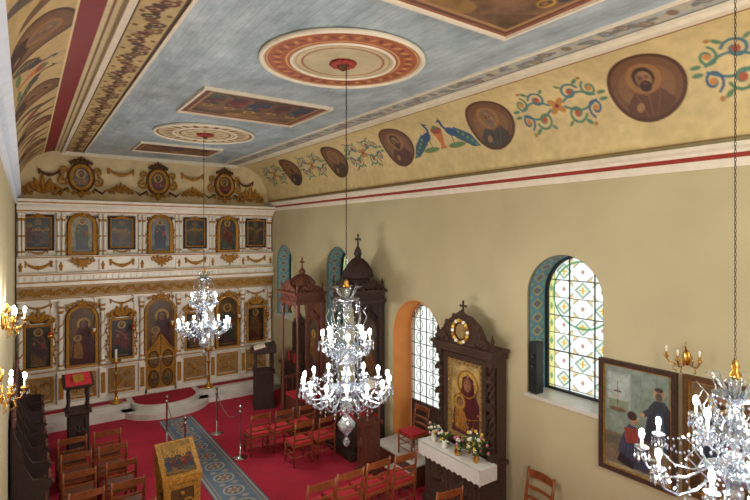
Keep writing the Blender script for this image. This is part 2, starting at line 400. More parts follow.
# ------------------------------------------------------------ room shell
def simple_box(name,x0,x1,y0,y1,z0,z1,m):
    mb=MB(); mb.box(x0,x1,y0,y1,z0,z1,m); return mb.build(name)
simple_box('floor',XL-.3,XR+.6,YK-.2,YB+.2,-.1,0,M_carpet)
simple_box('ceiling',CX0-.05,CX1+.05,YK,YB+.05,ZC,ZC+.1,M_ceil)
simple_box('wall_left',XL-.3,XL,YK,YB+.2,0,ZCOR+.05,M_wall)
simple_box('wall_rear',XL-.3,XR+.6,YK-.2,YK,0,ZC+.1,M_wall)
M_backc = mat('cream_pediment', (208,188,146), .7, var=.14, scale=3)
simple_box('wall_front',XL-.3,XR+.6,YB,YB+.2,0,ZC+.1,M_backc)

WINS=[(4.55,1.3,2.23,4.5),(11.2,1.15,2.23,4.5),(14.45,1.15,2.23,4.5)]
DOOR=(8.0,1.55,0.0,3.45)
cu=bpy.data.curves.new('wallcurve','CURVE'); cu.dimensions='2D'; cu.fill_mode='BOTH'; cu.extrude=.28
def spl(pts):
    sp=cu.splines.new('POLY'); sp.points.add(len(pts)-1)
    for p,q in zip(sp.points,pts): p.co=(q[0],q[1],0,1)
    sp.use_cyclic_u=True
spl([(YK,0),(YB+.2,0),(YB+.2,ZCOR+.1),(YK,ZCOR+.1)])
for (yc,w,z0,z1) in WINS: spl(arch(yc,w,z0,z1,24))
spl(arch(DOOR[0],DOOR[1],.02,DOOR[3],24))
co=link(bpy.data.objects.new('tmp',cu)); bpy.context.view_layer.update()
me=bpy.data.meshes.new_from_object(co.evaluated_get(bpy.context.evaluated_depsgraph_get()))
bpy.data.objects.remove(co)
me.transform(Matrix(((0,0,1,XR+.28),(1,0,0,0),(0,1,0,0),(0,0,0,1))))
me.materials.clear(); me.materials.append(M_wall)
for p in me.polygons: p.use_smooth=False
link(bpy.data.objects.new('wall_right',me))

MR=Matrix(((0,1,0,0),(-1,0,0,0),(0,0,1,0),(0,0,0,1)))
def RW(x,y,z=0): return Matrix.Translation((x,y,z))@MR

def window(i,yc,w,z0,z1):
    e=empty('window_%d'%i)
    D=.5
    P=arch(yc,w-.012,z0,z1-.006,28)[1:]+[(yc-w/2+.006,z0)]
    L=[0]
    for a,c in zip(P[:-1],P[1:]): L.append(L[-1]+math.hypot(a[0]-c[0],a[1]-c[1]))
    cv=Canvas(L[-1],D,.016,(74,122,142)); cv.mottle(.12,20)
    k=.12
    while k<L[-1]:
        cv.poly([(k-.1,.25),(k,.25+.17),(k+.1,.25),(k,.25-.17)],(150,138,92)); cv.poly([(k-.06,.25),(k,.35),(k+.06,.25),(k,.15)],(58,98,124))
        cv.ell(k,.25,.022,.03,(150,74,48)); cv.ell(k+.11,.1,.03,.03,(132,146,96)); cv.ell(k+.11,.4,.03,.03,(132,146,96)); k+=.22
    cv.rect(0,L[-1],0,.045,(128,116,84)); cv.rect(0,L[-1],.045,.06,(60,56,50)); cv.rect(0,L[-1],D-.05,D,(60,70,70))
    LA=np.array(L); PX=np.array([p[0] for p in P]); PZ=np.array([p[1] for p in P])
    cv.mesh('painted_reveal',lambda X,Y:(XR+.004+Y*.99,np.interp(X,LA,PX),np.interp(X,LA,PZ)),e)
    mb=MB(); mb.M=RW(XR,yc)
    mb.box(-w/2-.03,w/2+.03,-.04,D+.02,z0-.02,z0+.035,M_marble)
    mb.build('sill',e)
    # leaded glass: grid of pale panes, green / amber lozenges and crosses
    gw,gh=w-.04,z1-z0-.06
    g=Canvas(gw,gh,.0115,(232,238,228)); g.mottle(.08,9)
    gr=(84,140,92); am=(206,166,74); dk=(48,56,50)
    g.rect(0,.13,0,gh,(216,212,140)); g.rect(gw-.13,gw,0,gh,(216,212,140))
    for x in (.13,gw-.13): g.rect(x-.006,x+.006,0,gh,dk)
    nx_=3; cw=(gw-.26)/nx_; ch=.29; nz_=int(gh/ch)+1
    for j in range(nz_):
        zc=.06+ch*(j+.5)
        for q in range(nx_):
            xc=.13+cw*(q+.5)
            if (q+j)%2==0:
                g.poly([(xc-cw*.4,zc),(xc,zc+ch*.42),(xc+cw*.4,zc),(xc,zc-ch*.42)],gr,.55); g.poly([(xc-cw*.26,zc),(xc,zc+ch*.28),(xc+cw*.26,zc),(xc,zc-ch*.28)],(232,238,224))
                g.rect(xc-.013,xc+.013,zc-ch*.2,zc+ch*.2,am); g.rect(xc-cw*.18,xc+cw*.18,zc-.013,zc+.013,am)
                g.stroke([(xc-cw*.4,zc),(xc,zc+ch*.42),(xc+cw*.4,zc),(xc,zc-ch*.42),(xc-cw*.4,zc)],.011,dk)
            else:
                for sx in (-1,1):
                    for sz in (-1,1): g.poly([(xc+sx*cw*.5,zc+sz*ch*.5),(xc+sx*cw*.5,zc+sz*ch*.2),(xc+sx*cw*.2,zc+sz*ch*.5)],am,.7)
                g.ell(xc,zc,.03,.035,(170,84,66),.8); g.stroke([(xc-cw*.5,zc-ch*.2),(xc-cw*.2,zc-ch*.5)],.01,dk); g.stroke([(xc+cw*.5,zc+ch*.2),(xc+cw*.2,zc+ch*.5)],.01,dk)
                g.stroke([(xc-cw*.5,zc+ch*.2),(xc-cw*.2,zc+ch*.5)],.01,dk); g.stroke([(xc+cw*.5,zc-ch*.2),(xc+cw*.2,zc-ch*.5)],.01,dk)
        for sx in (.065,gw-.065): g.poly([(sx-.035,zc),(sx,zc+.07),(sx+.035,zc),(sx,zc-.07)],gr,.8)
        g.rect(0,gw,.06+ch*j-.005,.06+ch*j+.005,dk)
    for q in range(1,nx_): g.rect(.13+cw*q-.005,.13+cw*q+.005,0,gh,dk)
    cz=gh-gw/2
    g.ring(gw/2,cz,gw*.42,gw*.42,.03,gr)
    g.mesh('glass',lambda X,Y:(XR+D+.02+0*X,yc+gw/2-X,z0+.04+Y),e,GLASSP,archmask(gw,gh))
    mb=MB(); mb.M=RW(XR+D,yc)
    a1=arch(0,w-.08,z0+.07,z1-.04,24); a2=arch(0,w-.0,z0+.03,z1,24)
    mb.frame(a1,a2,-.03,.04,M_iron)
    for x in (-w/6,w/6): mb.box(x-.006,x+.006,-.012,.01,z0+.04,z1-.06,M_iron)
    zz=z0+.1+.58
    while zz<z1-.25:
        ww=w/2-.02 if zz<z1-w/2 else math.sqrt(max(.01,(w/2-.02)**2-(zz-(z1-w/2))**2))
        mb.box(-ww,ww,-.012,.01,zz-.006,zz+.006,M_iron); zz+=.58
    mb.build('grille',e)
for i,wn in enumerate(WINS): window(i+1,*wn)

# side door
e=empty('door_1'); yc,w,z0,z1=DOOR; mb=MB(); mb.M=RW(XR,yc)
P1=arch(0,w-.03,.0,z1-.015,24); P2=arch(0,w+.0,.0,z1,24)
mb.frame(P1[1:]+[P1[0]],P2[1:]+[P2[0]],-.004,.56,M_orange,False)
mb.frame(arch(0,w-.18,.45,z1-.09,24),arch(0,w-.03,.4,z1-.015,24),.48,.55,M_cream)
mb.box(-w/2+.02,w/2-.02,0,.55,0,.4,M_orange); mb.box(-w/2+.02,w/2-.02,0,.5,.4,.43,M_marble)
mb.box(-w/2+.08,w/2-.08,.45,.5,.43,1.15,M_brownw)
for x in np.linspace(-w/2+.15,w/2-.15,7): mb.box(x-.007,x+.007,.46,.475,1.15,z1-.12-(abs(x)**2)*.6,M_iron)
for z in np.arange(1.3,3.3,.28): mb.box(-w/2+.06,w/2-.06,.46,.475,z-.007,z+.007,M_iron)
for z in np.arange(1.44,3.2,.28):
    for x in (-.42,0,.42): mb.tube([(x+.1*math.cos(t),.45,z+.1*math.sin(t)) for t in np.linspace(0,2*pi,14)[:-1]],.007,M_iron,5,True)
mb.build('door_frame',e)
gw,gh=w-.1,z1-.45
g=Canvas(gw,gh,.03,(232,236,226)); g.mottle(.12,6)
g.mesh('door_glass',lambda X,Y:(XR+.53+0*X,yc+gw/2-X,.4+Y),e,GLASSP,archmask(gw,gh))
mb=MB(); mb.box(6.08,XR-.01,7.3,8.7,0,.4,M_redw); mb.box(6.06,XR-.01,7.28,8.72,.4,.43,M_marble); mb.box(5.84,6.08,7.4,8.0,0,.2,M_redw); mb.box(5.83,6.08,7.39,8.01,.2,.22,M_marble); mb.build('door_step')

# cornices
def along(name,prof,m,y0=YK,y1=YB-.02):
    mb=MB(); n=len(prof)
    vs=[(p[0],y0,p[1]) for p in prof]+[(p[0],y1,p[1]) for p in prof]
    fs=[(i,(i+1)%n,n+(i+1)%n,n+i) for i in range(n)]+[tuple(range(n)),tuple(range(2*n-1,n-1,-1))]
    mb.add(vs,fs,m); return mb
def cornice(name,side):
    X=XR if side>0 else XL; s=-side
    P=lambda L:[(X+s*a,z) for a,z in L]
    m1=M_cream if side>0 else M_whiteb
    mb=along('',P([(0,5.58),(.03,5.58),(.05,5.63),(.05,5.68),(0,5.68)]),m1)
    for prof,m in ((P([(0,5.68),(.045,5.68),(.045,5.735),(0,5.735)]),M_red if side>0 else m1),
                   (P([(0,5.735),(.07,5.735),(.08,5.77),(.13,5.80),(.13,5.85),(.0,5.85)]),m1)):
        q=along('',prof,m); o=len(mb.v); k=mb.mi(m); mb.v+=q.v
        for f in q.f: mb.f.append(tuple(i+o for i in f)); mb.m.append(k); mb.s.append(False)
    mb.build(name)
cornice('trim_1',1); cornice('trim_2',-1)
def ceiltrim(name,xa,xb,z,m=M_cream): simple_box(name,xa,xb,YK,YB-.02,z,ZC+.01,m)
ceiltrim('trim_3',5.50,5.56,ZC-.03); ceiltrim('trim_4',5.56,5.66,ZC-.07); ceiltrim('trim_5',5.10,5.15,ZC-.025)
ceiltrim('trim_6',1.30,1.34,ZC-.025); ceiltrim('trim_7',.80,.87,ZC-.05)

# friezes
def frieze(name,x0,x1,bg,cols):
    L=YB-YK; w=x1-x0; cv=Canvas(L,w,.014,bg); cv.mottle(.12,150)
    y=.2; k=0
    while y<L:
        for sg in (-1,1):
            c=[(y+sg*.1+.085*(1-.8*i/12)*math.cos(sg*.5+sg*2*pi*1.2*i/12),w/2+.1*sg*(1 if k%2 else -1)*.5+.11*(1-.8*i/12)*math.sin(2*pi*1.2*i/12)) for i in range(13)]
            cv.stroke(c,.04,cols[k%len(cols)])
        cv.ell(y,w/2,.05,.08,cols[(k+1)%len(cols)]); cv.ell(y+.2,w/2,.06,.04,cols[0]); cv.ell(y+.2,w*.2,.035,.03,cols[1]); cv.ell(y+.2,w*.8,.035,.03,cols[1])
        y+=.4;k+=1
    cv.rect(0,L,0,.03,cols[0]); cv.rect(0,L,w-.03,w,cols[0])
    cv.mesh(name,lambda X,Y:(x0+Y,YK+X,ZC-.006+0*X))
frieze('trim_8',.87,1.30,(186,162,112),[(70,44,26),(112,76,36),(98,40,30)])
frieze('trim_9',5.15,5.50,(164,170,168),[(120,120,116),(184,176,154),(132,112,92)])

# coves
def cove(name,side):
    L=YB-YK; A=1.73; base=(206,186,134) if side>0 else (190,164,112)
    cv=Canvas(L,A,.014,base); cv.mottle(.08,60); cv.mottle(.06,200); cv.mottle(.06,14)
    def sc(cy,cz,s):
        for sg in (-1,1):
            for up in (-1,1):
                p=[(cy+sg*(.12+.95*s*i/8*.5),cz+up*(.04+.1*math.sin(i/8*pi))) for i in range(9)]
                cv.stroke(p,.035,(72,118,120))
                q=[(cy+sg*(.27*s+.0)+sg*.14*(1-.8*i/16)*math.cos(1.3*2*pi*i/16+.3),cz+up*(.17)+up*.15*(1-.8*i/16)*math.sin(1.3*2*pi*i/16+.3)) for i in range(17)]
                cv.stroke(q,.036,(66,112,124) if up>0 else (78,124,96))
                q=[(cy+sg*.56*s+sg*.11*(1-.8*i/16)*math.cos(1.3*2*pi*i/16+2),cz+up*.15+up*.14*(1-.8*i/16)*math.sin(1.3*2*pi*i/16+2)) for i in range(17)]
                cv.stroke(q,.032,(78,124,96) if up>0 else (62,92,124))
                cv.ell(cy+sg*.27*s,cz+up*.17,.045,.045,(170,84,54)); cv.ell(cy+sg*.56*s,cz+up*.15,.04,.04,(190,130,64))
                cv.ell(cy+sg*.42*s,cz+up*.32,.06,.028,(84,124,92),1,sg*up*.7); cv.ell(cy+sg*.7*s,cz+up*.05,.06,.028,(84,124,92))
                cv.ell(cy+sg*.14*s,cz+up*.3,.05,.025,(96,130,90),1,-sg*up*.7); cv.ell(cy+sg*.5*s,cz+up*.36,.03,.03,(168,120,60))
        for a in range(4): cv.ell(cy+.08*math.cos(a*pi/2+pi/4),cz+.08*math.sin(a*pi/2+pi/4),.075,.05,(180,126,62),1,a*pi/2+pi/4)
        cv.ell(cy,cz,.035,.035,(140,50,36))
    cz=.86
    k=0
    HR=[(74,56,50),(92,60,44),(66,62,56),(84,50,46),(72,58,40),(60,52,54)]
    for Y in [.63,3.18,5.73,8.27,10.8,13.3]:
        y=Y-YK
        cv.ell(y,cz,.47,.47,(84,52,34)); cv.ell(y,cz,.43,.43,(112,78,52)); cv.ell(y,cz-.02,.34,.3,(134,98,64),.6)
        save=cv.rgb.copy()
        bust(cv,y,cz+.08,.12,HR[k] if side>0 else (60,36,30),skin=(150,112,78),hair=(58,40,28) if k%2 else (112,94,76),halo=(146,106,64))
        sl,X,Yy=cv.win(y-.8,y+.8,0,A); out=(np.hypot(X-y,Yy-cz)>.45)[...,None]
        cv.rgb[sl]=np.where(out,save[sl],cv.rgb[sl])
        cv.ring(y,cz,.45,.45,.045,(78,48,32)); k+=1
    if side>0:
        for Y in (1.9,4.45,9.55,12.05,14.5): sc(Y-YK,cz,1.0)
    else:
        for Y in (1.9,4.45,9.55,12.05,14.5):
            y=Y-YK
            for q in range(4):
                cv.ell(y-.5+.33*q,cz+.1*((q%2)*2-1),.09,.4,(96,66,50) if q%2 else (74,66,66),.9,.6*((q%2)*2-1))
            cv.ell(y,cz,.12,.12,(150,70,50))
    y=7.0-YK
    bl=(44,76,118) if side>0 else (72,62,60)
    for sg in (-1,1):
        X=lambda a:y+sg*a
        cv.poly([(X(.28),cz+.02),(X(.45),cz+.08),(X(.75),cz-.12),(X(.9),cz-.36),(X(.72),cz-.34),(X(.4),cz-.14)],(54,88,104) if side>0 else (92,66,50))
        for q in range(5): cv.ell(X(.5+.08*q),cz-.03-.07*q,.028,.028,(104,146,96))
        cv.ell(X(.34),cz+.0,.14,.085,bl,1,-sg*.5)
        cv.stroke([(X(.26),cz+.04),(X(.2),cz+.16),(X(.22),cz+.26)],.055,bl); cv.ell(X(.21),cz+.28,.04,.035,bl)
        cv.stroke([(X(.18),cz+.28),(X(.13),cz+.26)],.02,(60,50,40)); cv.stroke([(X(.22),cz+.3),(X(.25),cz+.37)],.02,(60,110,80))
        cv.stroke([(X(.3),cz-.08),(X(.3),cz-.22)],.02,(90,60,40))
        cv.ell(X(.35),cz-.26,.22,.05,(100,128,76))
    cv.poly([(y-.1,cz-.28),(y+.1,cz-.28),(y+.05,cz-.2),(y+.1,cz-.02),(y+.13,cz+.06),(y-.13,cz+.06),(y-.1,cz-.02),(y-.05,cz-.2)],(188,116,60))
    cv.ell(y,cz+.1,.14,.08,(150,70,50)); cv.ell(y,cz+.16,.06,.05,(80,120,76))
    cv.rect(0,L,0,.07,(160,148,112)); cv.rect(0,L,.07,.085,(130,96,62))
    if side<0:
        cv.rect(0,L,A-.42,A-.16,(126,34,36)); cv.rect(0,L,A-.45,A-.42,(220,200,150)); cv.rect(0,L,A-.16,A,(206,190,150)); cv.rect(0,L,A-.1,A-.08,(120,80,44))
    else:
        cv.rect(0,L,A-.2,A-.17,(150,110,70)); cv.rect(0,L,A-.17,A,(214,200,164))
    fx=(lambda c:CX1+.99*c) if side>0 else (lambda c:CX0-.99*c)
    cv.mesh(name,lambda X,Y:(fx(np.cos(Y/A*pi/2)),YK+X,ZCOR+(ZC-ZCOR)*np.sin(Y/A*pi/2)))
cove('ceiling_cove_right',1); cove('ceiling_cove_left',-1)

# ceiling medallions
def medallion(x,y,style):
    e=empty('ceiling_medallion',(x,y,ZC))
    W=2.1; cv=Canvas(W,W,.014,(200,184,148)); c=W/2
    if style==0:
        cv.ell(c,c,.985,.985,(156,84,56)); cv.mottle(.12,20)
        for k in range(56):
            a=2*pi*k/56; cv.ell(c+.84*math.cos(a),c+.84*math.sin(a),.055,.026,(186,134,80) if k%2 else (122,58,40),1,a+(.5 if k%2 else -.5))
        cv.ring(c,c,.96,.96,.015,(204,168,112)); cv.ring(c,c,.72,.72,.02,(204,168,112))
        cv.ell(c,c,.66,.66,(196,180,144)); cv.ring(c,c,.6,.6,.015,(150,120,88)); cv.ell(c,c,.52,.52,(186,172,138)); cv.ring(c,c,.52,.52,.03,(150,92,64))
        cv.mottle(.1,9); cv.ell(c,c,.17,.17,(120,44,34))
    else:
        cv.mottle(.1,20)
        for k in range(24):
            a=2*pi*k/24; cv.ell(c+.75*math.cos(a),c+.75*math.sin(a),.16,.05,(140,104,52) if k%2 else (112,60,38),1,a)
        cv.ring(c,c,.97,.97,.05,(120,80,44)); cv.ring(c,c,.52,.52,.04,(120,60,40)); cv.ell(c,c,.2,.2,(150,70,50))
        for k in range(10):
            a=2*pi*k/10; cv.ell(c+.33*math.cos(a),c+.33*math.sin(a),.09,.04,(150,120,70),1,a)
    cv.mesh('painted_disc',lambda X,Y:(X-c,Y-c,-.03+0*X),e,None,lambda X,Y:np.hypot(X-c,Y-c)<=1.04)
    mb=MB()
    for r,t in ((1.03,.03),(.66,.02)):
        mb.tube([(r*math.cos(a),r*math.sin(a),-.03) for a in np.linspace(0,2*pi,65)[:-1]],t,M_cream,8,True)
    for k in range(10):
        a=2*pi*k/10; mb.ball((.12*math.cos(a),.12*math.sin(a),-.05),.06,M_red,8,.03)
    mb.lathe(0,0,0,[(.001,-.14),(.04,-.12),(.08,-.06),(.1,-.03),(.1,0)],M_goldd)
    mb.build('moulding_rings',e)
C1X=XM+.13
medallion(C1X,5.5,0); medallion(XM+.03,11.15,1)
def cpanel(x0,x1,y0,y1,seed):
    e=empty('ceiling_painting')
    w,h=x1-x0,y1-y0
    cv=icon(w,h,'scene',seed,(104,76,54),dim=.85); cv.mottle(.2,10)
    for a,c in ((0,(142,82,58)),(.06,(96,50,38)),(.1,(160,122,80))):
        for q in ((a,a+.05,a,h-a),(w-a-.05,w-a,a,h-a),(a,w-a,a,a+.05),(a,w-a,h-a-.05,h-a)): cv.rect(*q,c)
    cv.mesh('canvas',lambda X,Y:(x0+X,y0+Y,ZC-.02+0*X),e)
    mb=MB(); t=.04
    mb.box(x0-t,x1+t,y0-t,y0,ZC-.05,ZC,M_cream); mb.box(x0-t,x1+t,y1,y1+t,ZC-.05,ZC,M_cream)
    mb.box(x0-t,x0,y0,y1,ZC-.05,ZC,M_cream); mb.box(x1,x1+t,y0,y1,ZC-.05,ZC,M_cream)
    mb.build('frame',e)
cpanel(2.25,4.4,7.65,9.3,3); cpanel(2.3,4.2,13.0,14.3,4); cpanel(2.2,4.4,2.1,3.75,5)

# ------------------------------------------------------------ iconostasis
ico=empty('iconostasis'); XC=[.28,1.25,2.2,3.2,4.18,5.16,6.08]
mb=MB(); G=MB(); Yf=15.4; W=M_white
x0,x1=XL+.03,XR-.03
mb.box(x0,x1,Yf,YB-.03,.31,5.7,W)
mb.box(x0,x1,Yf-.12,Yf,.31,.42,W)
for (za,zb,d) in ((1.22,1.27,.08),(1.27,1.31,.12),(3.08,3.14,.1),(3.14,3.18,.16),(3.46,3.5,.16),(3.5,3.58,.24),(3.58,3.62,.3),(3.62,3.76,.2),(3.76,3.82,.26),(4.16,4.2,.16),(4.2,4.26,.22),(5.38,5.43,.14),(5.43,5.5,.2),(5.5,5.56,.26),(5.56,5.64,.34),(5.64,5.7,.4)):
    mb.box(x0,x1,Yf-d,Yf,za,zb,W)
mb.box(x0,x1,Yf-.12,Yf,3.18,3.46,M_tan)
mb.box(x0,x1,Yf-.06,Yf,3.82,4.16,W)
for k in range(90):
    x=x0+.03+k*(x1-x0-.06)/90
    if k%2==0: mb.box(x,x+.04,Yf-.25,Yf-.2,3.63,3.73,W)
    mb.box(x,x+.035,Yf-.3,Yf-.26,5.5,5.555,W)
for z,d in ((3.6,.305),(3.16,.165),(3.48,.165),(4.23,.225),(5.41,.145),(5.62,.345),(1.29,.125),(3.79,.265)): G.box(x0,x1,Yf-d,Yf-d+.03,z-.014,z+.014,M_gold)
n=220
G.tube([(x0+.05+(x1-x0-.1)*i/n,Yf-.14,3.32+.07*math.sin(i/n*2*pi*17)) for i in range(n+1)],.022,M_gold,5)
for k in range(34):
    x=x0+.15+k*(x1-x0-.2)/34; sg=1 if k%2 else -1
    G.tube(spiral(x,3.32+sg*.01,.08,pi/2*sg,1.2,sg,Yf-.14,10),.02,M_gold,5)
    G.ball((x+.08,Yf-.14,3.32-sg*.06),.036,M_gold,6)
div=[x0+.08]+[(a+c)/2 for a,c in zip(XC[:-1],XC[1:])]+[x1-.08]
for x in div:
    mb.box(x-.08,x+.08,Yf-.16,Yf,.42,1.22,W); mb.box(x-.055,x+.055,Yf-.17,Yf-.155,.55,1.1,M_gold)
    mb.lathe(x,Yf-.1,1.31,[(.078,0),(.078,.05),(.06,.08),(.052,.12),(.046,1.45),(.06,1.5),(.075,1.62),(.078,1.66),(.078,1.78)],W,14)
    G.lathe(x,Yf-.1,2.76,[(.05,0),(.07,.05),(.062,.09),(.078,.16),(.078,.2)],M_gold,10)
    G.lathe(x,Yf-.1,1.38,[(.06,0),(.07,.03),(.06,.06)],M_gold,10)
    G.tube([(x+.055*math.cos(t),Yf-.1+.055*math.sin(t),1.5+t*.055) for t in np.linspace(0,22,70)],.014,M_gold,4)
    for dx in (-.055,.055):
        xx=min(max(x+dx,x0+.055),x1-.055)
        mb.lathe(xx,Yf-.09,4.26,[(.045,0),(.045,.05),(.034,.07),(.028,.92),(.04,.95),(.05,1.05),(.05,1.12)],W,10)
        G.lathe(xx,Yf-.09,5.16,[(.03,0),(.05,.05),(.04,.08),(.05,.13)],M_gold,8)
        G.lathe(xx,Yf-.09,4.35,[(.035,0),(.045,.02),(.035,.05)],M_gold,8)
        G.lathe(xx,Yf-.09,4.75,[(.03,0),(.038,.02),(.03,.05)],M_gold,8)
    mb.box(x-.08,x+.08,Yf-.14,Yf,3.82,4.16,W)
    G.ball((x,Yf-.15,4.0),.05,M_gold,8); G.tube([(x,Yf-.15,4.1),(x,Yf-.15,3.88)],[.018,.036],M_gold,6)
for i,x in enumerate(XC):
    ar=i%2==1
    if ar:
        w,za,zb=.5,4.34,5.3; f1=arch(x,w,za,zb); f2=arch(x,w+.15,za-.07,zb+.075); f3=arch(x,w+.22,za-.09,zb+.1)
        G.frame(f1,f2,Yf-.1,Yf,M_gold); G.frame(f2,f3,Yf-.06,Yf,M_goldd)
        G.ball((x,Yf-.13,zb+.05),.05,M_gold); crest(G,x,zb-.02,.4,.16,Yf-.12,M_gold,.014)
        crest(G,x,4.18,.56,-.3,Yf-.24,M_gold,.024)
        for sg in (-1,1):
            G.tube(spiral(x+sg*.3,5.26,.07,0,1.3,sg,Yf-.04,10),.018,M_goldd,5)
            vine(G,x+sg*.34,4.32,5.0,Yf-.05,M_gold,.032,.016)
        cv=icon(w,zb-za,'stand',i*7+1,[(150,140,120),(120,128,134),(70,76,72)][i//2],dim=.7); flat_y(cv,'icon_painting',x-w/2,za,Yf-.02,ico,archmask(w,zb-za))
    else:
        w,za,zb=.52,4.48,5.24
        G.frame(rect(x,w,za,zb),rect(x,w+.05,za-.025,zb+.025),Yf-.06,Yf,M_gold)
        G.frame(rect(x,w+.05,za-.025,zb+.025),rect(x,w+.17,za-.085,zb+.085),Yf-.045,Yf,M_dark)
        crest(G,x,5.26,.3,.1,Yf-.08,M_gold,.012); swag(G,x,4.4,.4,.07,Yf-.06,M_gold,.016)
        cv=icon(w,zb-za,'scene',i*3+2,(64,66,68),dim=.5); flat_y(cv,'icon_painting',x-w/2,za,Yf-.02,ico)
        swag(G,x,4.1,.56,.14,Yf-.09,M_gold,.03)
    if i==3:
        w,za,zb=.74,1.32,2.95
        G.frame(arch(x,w,.32,zb),arch(x,w+.12,.32,zb+.06),Yf-.12,Yf,M_gold)
        cv=icon(w,zb-za,'virgin',9,(120,84,42),dim=.6); flat_y(cv,'icon_painting',x-w/2,za,Yf-.03,ico,archmask(w,zb-za))
        for sg in (-1,1):
            pts=[(x+sg*.01,.34),(x+sg*w/2,.34),(x+sg*w/2,1.5),(x+sg*w*.3,1.62),(x+sg*.01,1.95)]
            if sg>0: pts=pts[::-1]
            G.prism(pts,Yf-.09,Yf-.04,M_gold)
            G.tube([(x+sg*w/2,Yf-.1,1.5),(x+sg*w*.3,Yf-.1,1.62),(x+sg*.01,Yf-.1,1.95)],.022,M_gold,6)
            for zc in (.7,1.25):
                G.frame(oval(x+sg*.19,zc,.11,.2),oval(x+sg*.19,zc,.15,.25),Yf-.12,Yf-.09,M_goldd)
                c2=icon(.2,.36,'bust',int(zc*50)+sg,(120,90,50)); flat_y(c2,'door_icon',x+sg*.19-.1,zc-.18,Yf-.1,ico,ovalmask(.2,.36))
            vine(G,x+sg*.43,1.4,2.6,Yf-.06,M_gold,.02,.012)
        crest(G,x,2.98,.7,.22,Yf-.15,M_gold)
    elif ar:
        w,za,zb=.6,1.36,2.88
        G.frame(arch(x,w,za,zb),arch(x,w+.13,za-.05,zb+.065),Yf-.1,Yf,M_gold); G.frame(arch(x,w+.13,za-.05,zb+.065),arch(x,w+.19,za-.07,zb+.09),Yf-.06,Yf,M_goldd)
        cv=icon(w,zb-za,'virgin' if i==1 else 'stand',i+30,(118,84,44),dim=.55); flat_y(cv,'icon_painting',x-w/2,za,Yf-.02,ico,archmask(w,zb-za))
        crest(G,x,2.92,.7,.2,Yf-.12,M_gold)
        for sg in (-1,1): G.tube(spiral(x+sg*.32,2.86,.08,0,1.3,sg,Yf-.04,12),.02,M_gold,5)
    else:
        w,za,zb=.52,1.42,2.46
        G.frame(rect(x,w,za,zb),rect(x,w+.1,za-.05,zb+.05),Yf-.09,Yf,M_gold)
        cv=icon(w,zb-za,'stand',i+40,(66,50,44),dim=.55); flat_y(cv,'icon_painting',x-w/2,za,Yf-.02,ico)
        G.prism([(x-.32,2.54),(x+.32,2.54),(x+.26,2.62),(x+.12,2.7),(x,2.82),(x-.12,2.7),(x-.26,2.62)],Yf-.05,Yf,M_goldd)
        crest(G,x,2.56,.66,.38,Yf-.08,M_gold,.028); swag(G,x,3.02,.54,.1,Yf-.05,M_gold,.02)
        for sg in (-1,1): vine(G,x+sg*.36,1.42,2.5,Yf-.03,M_gold,.024,.015)
    if i!=3:
        G.frame(rect(x,.56,.52,1.1),rect(x,.66,.47,1.15),Yf-.06,Yf,M_gold)
        G.box(x-.27,x+.27,Yf-.012,Yf,.54,1.08,M_tan)
        for sx in (-1,1):
            for sz in (-1,1): G.tube(spiral(x+sx*.13,.81+sz*.13,.1,0,1.3,sx*sz,Yf-.03,12),.022,M_gold,5)
        G.ball((x,Yf-.03,.81),.06,M_gold)
    xl=x+.24; yy=Yf-.42; zl=2.28
    G.tube([(xl,Yf-.1,3.1),(xl,yy+.1,3.15),(xl,yy,3.05)],.01,M_brass,5)
    for q in range(3):
        a=2*pi*q/3; G.tube([(xl,yy,3.05),(xl+.06*math.cos(a),yy+.06*math.sin(a),zl)],.004,M_brass,4)
    G.lathe(xl,yy,zl,[(.002,-.16),(.018,-.12),(.014,-.1),(.05,-.05),(.07,0),(.05,.01)],M_brass,12)
    G.lathe(xl,yy,zl,[(.03,0),(.042,.07),(.036,.075)],M_fw if i%2 else M_cush,10)
mb.build('carcass',ico); G.build('gilding',ico)
G=MB()
Yp=YB-.02
for x in (1.25,3.2,5.16):
    zc=6.36
    G.frame(oval(x,zc,.2,.27),oval(x,zc,.27,.35),Yp-.1,Yp,M_gold); G.frame(oval(x,zc,.27,.35),oval(x,zc,.33,.41),Yp-.06,Yp,M_goldd)
    cv=icon(.42,.56,'bust',int(x*9),(84,66,50)); flat_y(cv,'medallion_painting',x-.21,zc-.28,Yp-.03,ico,ovalmask(.42,.56))
    crest(G,x,zc+.36,.5,.22,Yp-.05,M_goldd,.022); crest(G,x,zc-.36,.7,-.2,Yp-.05,M_gold,.022)
    for sg in (-1,1):
        G.tube(spiral(x+sg*.4,zc-.12,.14,pi/2,1.3,-sg,Yp-.05),.03,M_gold,6); G.tube(spiral(x+sg*.38,zc+.18,.11,-pi/2,1.3,sg,Yp-.05),.026,M_gold,6)
        G.tube([(x+sg*.3,Yp-.05,zc-.3),(x+sg*.5,Yp-.05,zc-.42),(x+sg*.62,Yp-.05,zc-.3)],[.03,.03,.01],M_goldd,6)
for x in (2.22,4.18): swag(G,x,6.62,.62,.14,Yp-.05,M_gold,.03); crest(G,x,5.98,.6,.3,Yp-.05,M_gold,.025)
for x,sg in ((.38,1),(6.0,-1)):
    crest(G,x,5.9,.8,.5,Yp-.05,M_gold,.034); swag(G,x+sg*.15,6.5,.45,.12,Yp-.05,M_goldd,.026)
G.build('pediment_carving',ico)
simple_box('trim_10',CX0,CX1,YB-.05,YB,ZC-.1,ZC,M_cream)

